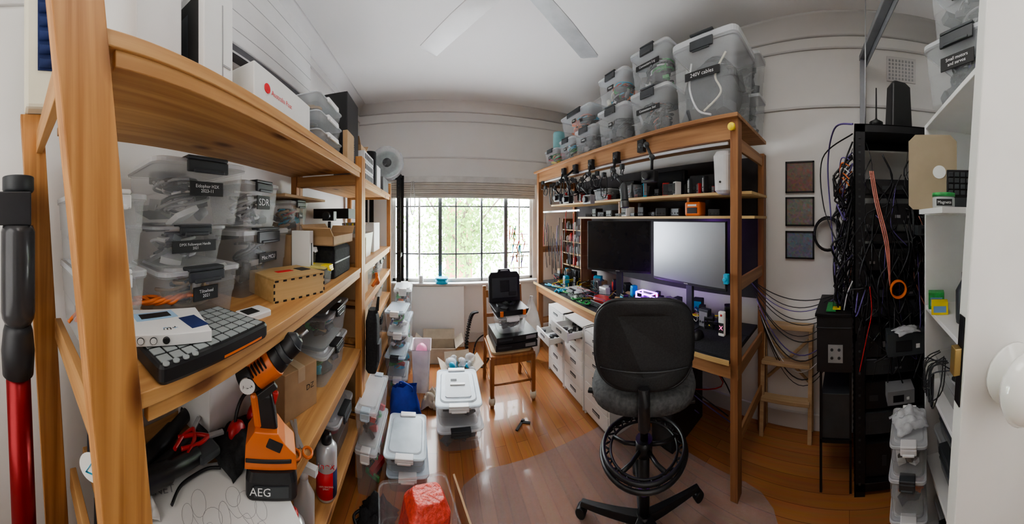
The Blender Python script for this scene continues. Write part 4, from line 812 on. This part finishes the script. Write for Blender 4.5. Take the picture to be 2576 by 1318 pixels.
for k,(z0,z1,c1,c2,lab) in enumerate(((1.91,2.165,(.33,.19,.16),(.20,.16,.13),'dark framed print in reddish brown'),(1.64,1.875,(.24,.26,.17),(.34,.27,.32),'dark framed print in green and violet'),(1.375,1.60,(.20,.34,.36),(.32,.24,.38),'dark framed print in teal and purple'))):
    T=thing('framed_picture',lab,'picture',(2.098,.40,(z0+z1)/2),-pi/2,'framed prints on the wall'); h=(z1-z0)/2; w=.118
    B().b2(-w,w,-.018,0,h-.012,h,black).b2(-w,w,-.018,0,-h,-h+.012,black).b2(-w,-w+.012,-.018,0,-h,h,black).b2(w-.012,w,-.018,0,-h,h,black).obj('picture_frame',T)
    B().b2(-w+.01,w-.01,-.010,-.002,-h+.01,h-.01,artm('art_'+str(k),c1,c2)).obj('picture_print',T)
# ------------------------------------------------------------ server rack
RX0,RX1,RY0,RY1,RZ=1.60,2.04,-.62,-.03,2.28
T=post_rack('server_rack','tall black open server rack full of cables',[(RX0,RY1,1,-1),(RX0,RY0,1,1),(RX1,RY1,-1,-1),(RX1,RY0,-1,1)],RZ,.065,[(RX0,RX1,RY1-.03,RY1,RZ-.05),(RX0,RX1,RY0,RY0+.03,RZ-.05),(RX0,RX0+.03,RY0,RY1,RZ-.05),(RX1-.03,RX1,RY0,RY1,RZ-.05),(RX0,RX1,RY1-.03,RY1,.03),(RX0,RX0+.04,RY0,RY1,.03),(RX0,RX1,RY1-.02,RY1,.95)])
B().b2(RX0,RX1,RY0,RY1,RZ-.006,RZ,blackM).obj('rack_top',T)
zs=.10
for h,gap,m,lab in ((.20,.06,black,'black'),(.13,.03,dgrey,'dark grey'),(.16,.05,black,'black'),(.09,.02,grey,'grey'),(.20,.05,black,'black'),(.09,.03,dgrey,'squat grey'),(.045,.02,dgrey,'slim grey'),(.045,.06,black,'slim black'),(.13,.05,black,'deep black'),(.045,.06,black,'slim black'),(.13,.06,black,'deep black'),(.09,.05,black,'black')):
    U=thing('rack_server',lab+' rack-mounted unit with vented front','rack unit',(RX0+.03,(RY0+RY1)/2,zs),-pi/2,'units in the server rack')
    B().b2(-.22,.22,0,.36,0,h,m).obj('unit_chassis',U,bev=.002); b=B().b2(-.225,.225,-.006,0,0,h,dgrey if m is not black else black)
    for j in range(5):
        if R.random()<.7: b.b2(-.2+.08*j,-.2+.08*j+R.uniform(.02,.06),-.009,-.006,h*.3,h*R.uniform(.4,.7),R.choice([dgrey,dgrey,grey]))
    b.cyl((.19,-.012,h*.7),(.19,-.006,h*.7),.004,green,n=8); b.obj('unit_front',U); zs+=h+gap
for (y,z,w,h,m) in ((-.34,.90,.24,.13,dgrey),(-.30,.62,.16,.08,grey),(-.45,1.60,.10,.06,dgrey)):
    b=B().b2(-w/2,w/2,-.05,.05,0,h,m).b2(-w*.3,w*.1,-.052,-.05,h*.2,h*.7,black).b2(w*.2,w*.3,-.052,-.05,h*.3,h*.5,whiteP); b.obj('network_box',loc=(RX0-.055,y,z),rz=-pi/2,bev=.003,label='small grey network box hooked on the rack',cat='network device')
cloth((RX0-.09,-.33,1.032),.3,.10,.14,.03,bagM,'small clear bag lying on the network box',4.4,'plastic_bag','bag')
b=B()
for k in range(76):
    y=R.uniform(RY0+.08,RY1-.02); z0=R.uniform(1.2,2.2); pts=[(RX0-.01+R.uniform(-.02,.06),y,z0)]
    for j in range(3): pts.append((RX0-.02+R.uniform(-.03,.05),y+R.uniform(-.10,.08),z0-R.uniform(.1,.26)*(j+1)))
    b.tube(smooth_path(pts,5),R.uniform(.002,.007),black if k%8 else [pink,purple,dgrey,purple][k//8%4],n=5)
b.obj('rack_cabling',label='dense hanging patch cables across the rack',cat='cables',kind='stuff')
b=B()
for k in range(76):
    x=R.uniform(RX0+.02,RX1-.05); z0=R.uniform(1.25,2.2); pts=[(x,RY1+.01,z0)]
    for j in range(3): pts.append((x+R.uniform(-.1,.1),RY1+R.uniform(.01,.14),z0-R.uniform(.06,.2)*(j+1)))
    b.tube(smooth_path(pts,5),R.uniform(.002,.008),black if k%9 else [purple,whiteP,purple,orange][k//9%4],n=5)
b.obj('rack_cabling',label='loose black and coloured cables at the rack side',cat='cables',kind='stuff')
def cable(pts,r,m,label,name='hanging_cable'): B().tube(pts,r,m,n=7).obj(name,label=label,cat='cable',group='cables around the rack')
cable(smooth_path([(1.58,-.02,2.27),(1.75,.10,2.3),(1.95,.16,2.1),(2.0,.14,1.7),(1.85,.1,1.3)]),.006,purple,'purple network cable arching from the rack')
cable(smooth_path([(1.7,-.02,2.25),(1.95,.2,2.15),(2.02,.2,1.8),(1.9,.08,1.5)]),.005,black,'black cable arching from the rack')
for k in range(12):
    m=[black,black,purple,black,black,black,black,purple,black,whiteP,black,black][k]
    cable(hang((1.98,.80-.01*k,1.24-.03*k+R.uniform(-.03,.03)),(1.80+.02*k,.10,1.20-.04*k+R.uniform(-.06,.06)),.08+.03*k+R.uniform(-.05,.08)),R.uniform(.0025,.0045),m,['black','purple','white'][0 if m is black else 1 if m is purple else 2]+' cable slung between bench and rack')
b=B()
for k in range(5): b.tube([(2.03+.008*k,.17+.10*cos(a)*(1+.02*k),1.58+.12*sin(a)*(1+.03*k)) for a in [2*pi*j/28 for j in range(28)]],.008,black,closed=True)
b.obj('cable_coil',label='coil of black cable hanging near the rack',cat='cable')
b=B()
for k in range(6): b.tube([(1.55-.006*k,-.29+.045*cos(a),1.28+.05*sin(a)) for a in [2*pi*j/24 for j in range(24)]],.005,orange,closed=True)
b.obj('cable_coil',label='coil of orange cable hung on the rack',cat='cable')
for k in range(3): cable(smooth_path([(1.54,-.12-.01*k,1.98),(1.53,-.15-.01*k,1.8),(1.53,-.21-.01*k,1.55),(1.54,-.24,1.30)]),.004,pink,'salmon cable dropping across the rack')
cable(smooth_path([(1.54,-.12,1.3),(1.53,-.13,1.15),(1.53,-.10,1.0),(1.54,-.06,.8)]),.003,red,'thin red cable dropping across the rack')
for k in range(5): cable(smooth_path([(1.60,.0,1.9+.04*k),(1.62,.05,1.95+.03*k),(1.72,.06,1.85+.03*k),(1.8,.02,1.88)]),.004,[orange,orange,whiteP,orange,purple][k],'short patch cable curling at the rack side')
T=thing('power_unit','black power box with grey outlet panel','power unit',(1.70,.085,.76),-pi/2)
B().b2(-.115,.105,-.10,.30,0,.34,black).b2(-.125,.10,-.11,.3,.34,.36,blackM).b2(-.12,.10,-.105,.3,.27,.275,dgrey).obj('unit_case',T,bev=.004); b=B().b2(-.045,.045,-.103,-.10,.06,.17,mat('outlet_grey',(.28,.28,.28),.4))
for i in range(2):
    for j in range(2): b.cyl((-.022+.044*i,-.106,.09+.05*j),(-.022+.044*i,-.103,.09+.05*j),.009,dgrey,n=14)
b.obj('outlet_panel',T); B().b2(-.06,.0,-.07,.1,.361,.367,green).b2(-.02,.03,-.05,.0,.367,.372,yellow).obj('circuit_module',T)
for x in (-.10,.085):
    for y in (-.08,.28): B().b2(x,x+.015,y,y+.015,-.76,-.001,blackM).obj('stand_leg',T)
B().b2(-.10,.10,-.08,.295,-.45,-.43,blackM).obj('stand_shelf',T); B().b2(-.09,.09,-.07,.25,-.429,-.15,dgrey).obj('lower_case',T,bev=.004)
T=thing('wifi_router','upright black router with antenna on the rack','router',(1.74,-.33,RZ),.3); B().loft([(0,.05,.07,.02),(.02,.06,.08,.02),(.30,.05,.07,.02),(.33,.03,.05,.02)],black).obj('router_body',T)
T=thing('antenna','thin black antenna standing on the rack','antenna',(1.66,-.17,RZ)); B().lathe([(0,0),(.04,0),(.045,.03),(.01,.05),(.006,.06),(.004,.25),(0,.25)],black,n=12).obj('antenna_rod',T)
B().cyl((0,0,0),(0,0,.95),.004,steel).obj('hanging_rod',loc=(1.64,-.10,RZ),label='thin steel rod rising toward the ceiling',cat='rod')
steelD=mat('dull_grey_steel',(.28,.29,.31),.5,metal=.3)
b=B().b2(1.97,2.01,-.12,-.08,RZ,2.9,steelD).box((1.60,-.18,2.92),(.82,.05,.04),steelD,rot=(0,0,.2)).box((1.60,-.21,2.90),(.82,.008,.09),steelD,rot=(0,0,.2)); b.obj('steel_bracket',bev=.003,label='grey steel channel bracket above the server rack',cat='bracket')
T=thing('wall_vent','white slotted ventilation grille on the wall','vent',(2.098,-.42,2.91),-pi/2); b=B().b2(-.12,.12,-.008,0,-.1,.1,trimM)
for i in range(8):
    for j in range(6): b.b2(-.105+.027*i,-.09+.027*i,-.0095,-.008,-.085+.029*j,-.068+.029*j,grlet)
b.obj('vent_plate',T)
# ------------------------------------------------------------ white bookcase
BX0,BX1,BY0,BY1=.62,1.36,-.80,-.40
FC=-1.87
T=thing('bookcase','tall white bookcase next to the server rack','bookcase')
B().b2(BX1-.022,BX1,BY0,BY1,0,2.2,white).obj('side_panel',T,bev=.002); B().b2(BX0,BX0+.022,BY0,BY1,0,2.2,white).obj('side_panel',T,bev=.002); B().b2(BX0,BX1,BY0-.01,BY0,0,2.2,white).obj('back_panel',T)
for z in (2.2,1.74,1.24,.84,.44,.08): B().b2(BX0+.022,BX1-.022,BY0,BY1,z-.022,z,white).obj('shelf_board',T,bev=.002)
def bt(x0,x1,z0,z1,**k): return tub(((x0+x1)/2,k.pop('yy',-.59),z0),pi+k.pop('rr',0),x1-x0,k.pop('dp',.32),z1-z0,grp='clear tubs on the white bookcase',**k)
bt(.88,1.26,2.201,2.48,seed=140,n=44,pal=DK+[purple],txt='Small motors\nand servos',ts=.02,rr=.6,yy=-.55,dp=.30,label='clear tub with dark contents on the bookcase')
bt(.88,1.24,2.482,2.76,seed=141,n=34,pal=[grey,dgrey,black],txt='Fans',ts=.025,rr=.55,yy=-.56,dp=.29,label='clear tub stacked on the bookcase')
T=thing('beige_board','rounded beige board with round hole','board',(1.14,-.375,1.742),FC)
b=B().prism([(-.11,.02),(-.09,0),(.09,0),(.11,.02),(.11,.31),(.08,.34),(-.08,.34),(-.11,.31)],-.006,.006,beige); b.cyl((.03,-.008,.17),(.03,.008,.17),.030,paper,n=24); b.obj('board_panel',T)
T=thing('keyboard','black mechanical keyboard standing on its edge','keyboard',(1.05,-.43,1.742),FC,rot=(0,0,FC)); B().b2(-.02,.12,-.0,.02,.05,.17,black).b2(-.01,.11,.0,.015,0,.05,dgrey).obj('keyboard_base',T,bev=.003); b=B()
for i in range(5):
    for j in range(4): b.box((-.002+.026*i,-.005,.07+.026*j),(.02,.01,.02),dgrey)
b.obj('keycaps',T,bev=.002)
B().b2(.84,1.14,-.42,-.31,1.72,1.741,white).obj('shelf_lip',label='white ledge board clipped to the bookcase',cat='shelf')
T=thing('magnet_jar','small clear jar with green lid','jar',(.985,-.37,1.742),FC)
B().lathe([(0,0),(.043,0),(.045,.01),(.045,.04),(.042,.045)],clearlid,n=24).obj('jar_body',T); B().lathe([(0,.046),(.046,.046),(.046,.06),(0,.061)],green,n=24).obj('jar_lid',T); B().b2(-.03,.03,-.048,-.046,.008,.034,ink).text('Magnets',.016,lettr,(0,-.0495,.021)).obj('label_plate',T)
for (x,y,m,h,lab,nm) in ((1.28,-.44,green,.085,'small green retail box','retail_box'),(1.20,-.43,yellow,.06,'small yellow retail box','retail_box')):
    T=thing(nm,lab+' on the bookcase','box',(x,y,1.241),FC); B().b2(-.04,.04,-.025,.025,0,h,m).obj('box_body',T,bev=.002); B().b2(-.03,.03,-.0265,-.025,h*.2,h*.7,mat('retail_print',(.2,.35,.6),.4)).obj('box_print',T)
T=thing('bottle','dark bottle on the bookcase shelf','bottle',(1.06,-.5,1.241)); B().lathe([(0,0),(.04,0),(.042,.02),(.042,.14),(.015,.19),(.015,.22),(0,.22)],dgrey).obj('bottle_body',T)
bt(.86,1.32,.841,1.02,seed=143,n=26,pal=DK+[green],label='open clear tub of wiring in the bookcase',lid=False)
bt(.86,1.32,.441,.62,seed=144,n=26,pal=DK+[pink],label='clear tub of small bags in the bookcase'); bt(.86,1.32,.622,.80,seed=145,n=26,pal=DK,label='clear tub pushed into the bookcase')
bt(.86,1.32,.081,.25,seed=146,n=20,pal=DK,label='clear tub low in the bookcase'); bt(.86,1.32,.252,.41,seed=147,n=20,pal=[black,whiteP],label='clear tub of white parts in the bookcase')
for k,(z,h) in enumerate(((0,.2),(.2,.18),(.38,.18),(.56,.15))):
    tub((1.23,-.285,z),FC+.05*(k%2),.17,.24,h-.002,seed=150+k,latch=[dgrey,whiteP][k%2],n=34,pal=[black,dgrey,black,whiteP,orange] if k!=1 else [whiteP,grey,black],label='clear tub stacked on the floor beside the bookcase',grp='stack of tubs beside the bookcase')
cloth((1.23,-.285,.712),.2,.13,.15,.07,bagM,'crumpled clear bag on the tub stack',2.2,'plastic_bag','bag')
b=B()
for k in range(12): b.tube(smooth_path([(1.15+R.uniform(-.1,.12),-.45,1.03),(1.15+R.uniform(-.15,.15),-.38,.98),(1.2+R.uniform(-.1,.1),-.36,.86),(1.2,-.40,.95)],5),.003,R.choice([black,dgrey]),n=5)
b.obj('bookcase_wires',label='black wires spilling from the bookcase tub',cat='wires',kind='stuff')
# ------------------------------------------------------------ door
DT=bpy.data.objects.new('door_1',None); COL.objects.link(DT); DT['kind']='structure'; DT.location=(.55,-.151,0); DT.rotation_euler=(.07,0,0)
B().b2(-.022,.022,-.50,0,.02,2.6,doorM).obj('door_leaf',DT,bev=.003)
B().lathe([(r_*1.7,z_*1.25) for r_,z_ in ((0,0),(.042,0),(.042,-.008),(.016,-.014),(.014,-.03),(.03,-.036),(.044,-.048),(.047,-.064),(.040,-.078),(.02,-.088),(0,-.090))],porc,c=(-.022,-.130,1.335),axis=0).obj('door_knob',DT)
B().b2(-.014,.014,0,.003,1.28,1.48,blackM).b2(-.012,.012,.003,.02,1.35,1.41,brass).b2(.018,.03,.0,.012,1.36,1.40,brass).obj('door_latch',DT,bev=.002)
# ------------------------------------------------------------ ceiling fan
T=thing('ceiling_fan','white four-bladed ceiling fan','ceiling fan',(.40,1.28,2.95),.53)
B().cyl((0,0,.05),(0,0,.28),.014,whiteP).lathe([(0,.24),(.06,.25),(.07,.328),(0,.328)],whiteP).obj('fan_rod',T)
B().lathe([(0,-.06),(.07,-.055),(.10,-.02),(.10,.04),(.05,.07),(0,.075)],whiteP).obj('motor_housing',T)
fb=mat('fan_blade_shaded',(.36,.37,.38),.4)  # grey colour puts the shade into one blade of the white fan
for k in range(4):
    a=k*pi/2+(0.07 if k==1 else 0)
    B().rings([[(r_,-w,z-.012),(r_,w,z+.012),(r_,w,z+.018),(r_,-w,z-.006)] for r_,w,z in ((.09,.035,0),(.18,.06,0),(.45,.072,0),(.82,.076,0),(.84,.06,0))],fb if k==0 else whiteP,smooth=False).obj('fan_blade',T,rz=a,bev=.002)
# ------------------------------------------------------------ wall air conditioner
T=thing('air_conditioner','white split-system air conditioner on the wall','air conditioner',(-1.098,1.22,2.50),pi/2)
B().b2(-.55,.50,-.20,0,.06,.52,whiteP).b2(-.55,.5,-.15,0,0,.06,whiteP).obj('unit_body',T,bev=.012,seg=3)
B().b2(-.50,.47,-.196,-.14,.008,.058,mat('outlet_shadow_grey',(.10,.10,.11),.6)).obj('air_outlet',T); B().box((0,-.175,.03),(.95,.06,.008),whiteP,rot=(.5,0,0)).obj('louvre',T)
for z in (.13,.22,.33,.44): B().b2(-.545,.495,-.2015,-.2,z,z+.003,mat('seam_grey',(.52,.52,.53),.5)).obj('panel_seam',T)
# ------------------------------------------------------------ stick vacuum
T=thing('stick_vacuum','stick vacuum with red tube on the wall','vacuum cleaner',(-.80,-.022,0),.0)
vg=mat('vacuum_dark_grey',(.035,.036,.04),.4)
B().cyl((.0,.045,.10),(.0,0,1.24),.038,redm).obj('vacuum_wand',T); B().box((.0,-.03,.045),(.20,.11,.07),black).cyl((-.1,0,.04),(.1,0,.04),.035,redm).obj('floor_head',T,bev=.008)
B().lathe([(0,1.22),(.048,1.23),(.052,1.30),(.046,1.36),(.04,1.38)],vg).obj('wand_collar',T)
B().lathe([(.035,1.37),(.050,1.40),(.053,1.42),(.053,1.66),(.046,1.68)],mat('smoky_bin',(.07,.07,.075),.2,metal=.2)).obj('dust_bin',T)
B().box((-.02,-.01,1.73),(.11,.10,.10),vg).lathe([(.045,.0),(.05,.01),(.05,.05),(0,.055)],dgrey,c=(-.02,0,1.78)).tube([(-.06,0,1.74),(-.15,0,1.72),(-.17,0,1.55),(-.06,0,1.45)],.018,vg,n=10).obj('motor_unit',T,bev=.01)
# ------------------------------------------------------------ lights, world, camera
w=bpy.data.worlds.new('world'); sc.world=w; w.use_nodes=True
w.node_tree.nodes['Background'].inputs[0].default_value=(.92,.96,1.0,1); w.node_tree.nodes['Background'].inputs[1].default_value=18
def area(name,loc,rot,sx,sy,e,col=(1,1,1)):
    l=bpy.data.lights.new(name,'AREA'); l.shape='RECTANGLE'; l.size=sx; l.size_y=sy; l.energy=e; l.color=col
    o=bpy.data.objects.new(name,l); o.location=loc; o.rotation_euler=rot; COL.objects.link(o)
area('overhead_fill',(.30,.35,3.2),(0,0,0),1.3,1.0,12,(1,.97,.93))  # added fill above the camera, no fitting there
area('rear_fill',(-.2,-.75,1.9),(pi/2,0,.15),1.0,1.8,10,(1,.97,.94))  # added fill behind the camera, inside the solid rear wall
pl=bpy.data.lights.new('purple_glow','POINT'); pl.energy=1.3; pl.color=(.45,.15,1); pl.shadow_soft_size=.03; po=bpy.data.objects.new('purple_glow',pl); po.location=D(.45,.50,1.60); COL.objects.link(po)
p2=bpy.data.lights.new('bench_glow','POINT'); p2.energy=.9; p2.color=(.45,.12,1); p2.shadow_soft_size=.03; po=bpy.data.objects.new('bench_glow',p2); po.location=D(.9,.3,1.10); COL.objects.link(po)
su=bpy.data.lights.new('sun','SUN'); su.energy=8; su.angle=.02; so=bpy.data.objects.new('sun',su); so.rotation_euler=(.6,-.5,0); COL.objects.link(so)
cd=bpy.data.cameras.new('camera'); cam=bpy.data.objects.new('camera',cd); COL.objects.link(cam); sc.camera=cam
cam.location=(0,0,1.7); cam.rotation_euler=(pi/2,0,-188/660); cd.clip_start=.02
cd.type='PANO'; cd.panorama_type='CENTRAL_CYLINDRICAL'
cd.central_cylindrical_range_u_min=-1288/660; cd.central_cylindrical_range_u_max=1288/660
cd.central_cylindrical_range_v_min=-768/660; cd.central_cylindrical_range_v_max=550/660; cd.central_cylindrical_radius=1
sc.view_settings.view_transform='AgX'
try: sc.view_settings.look='AgX - Medium High Contrast'
except Exception: pass
sc.view_settings.exposure=.27
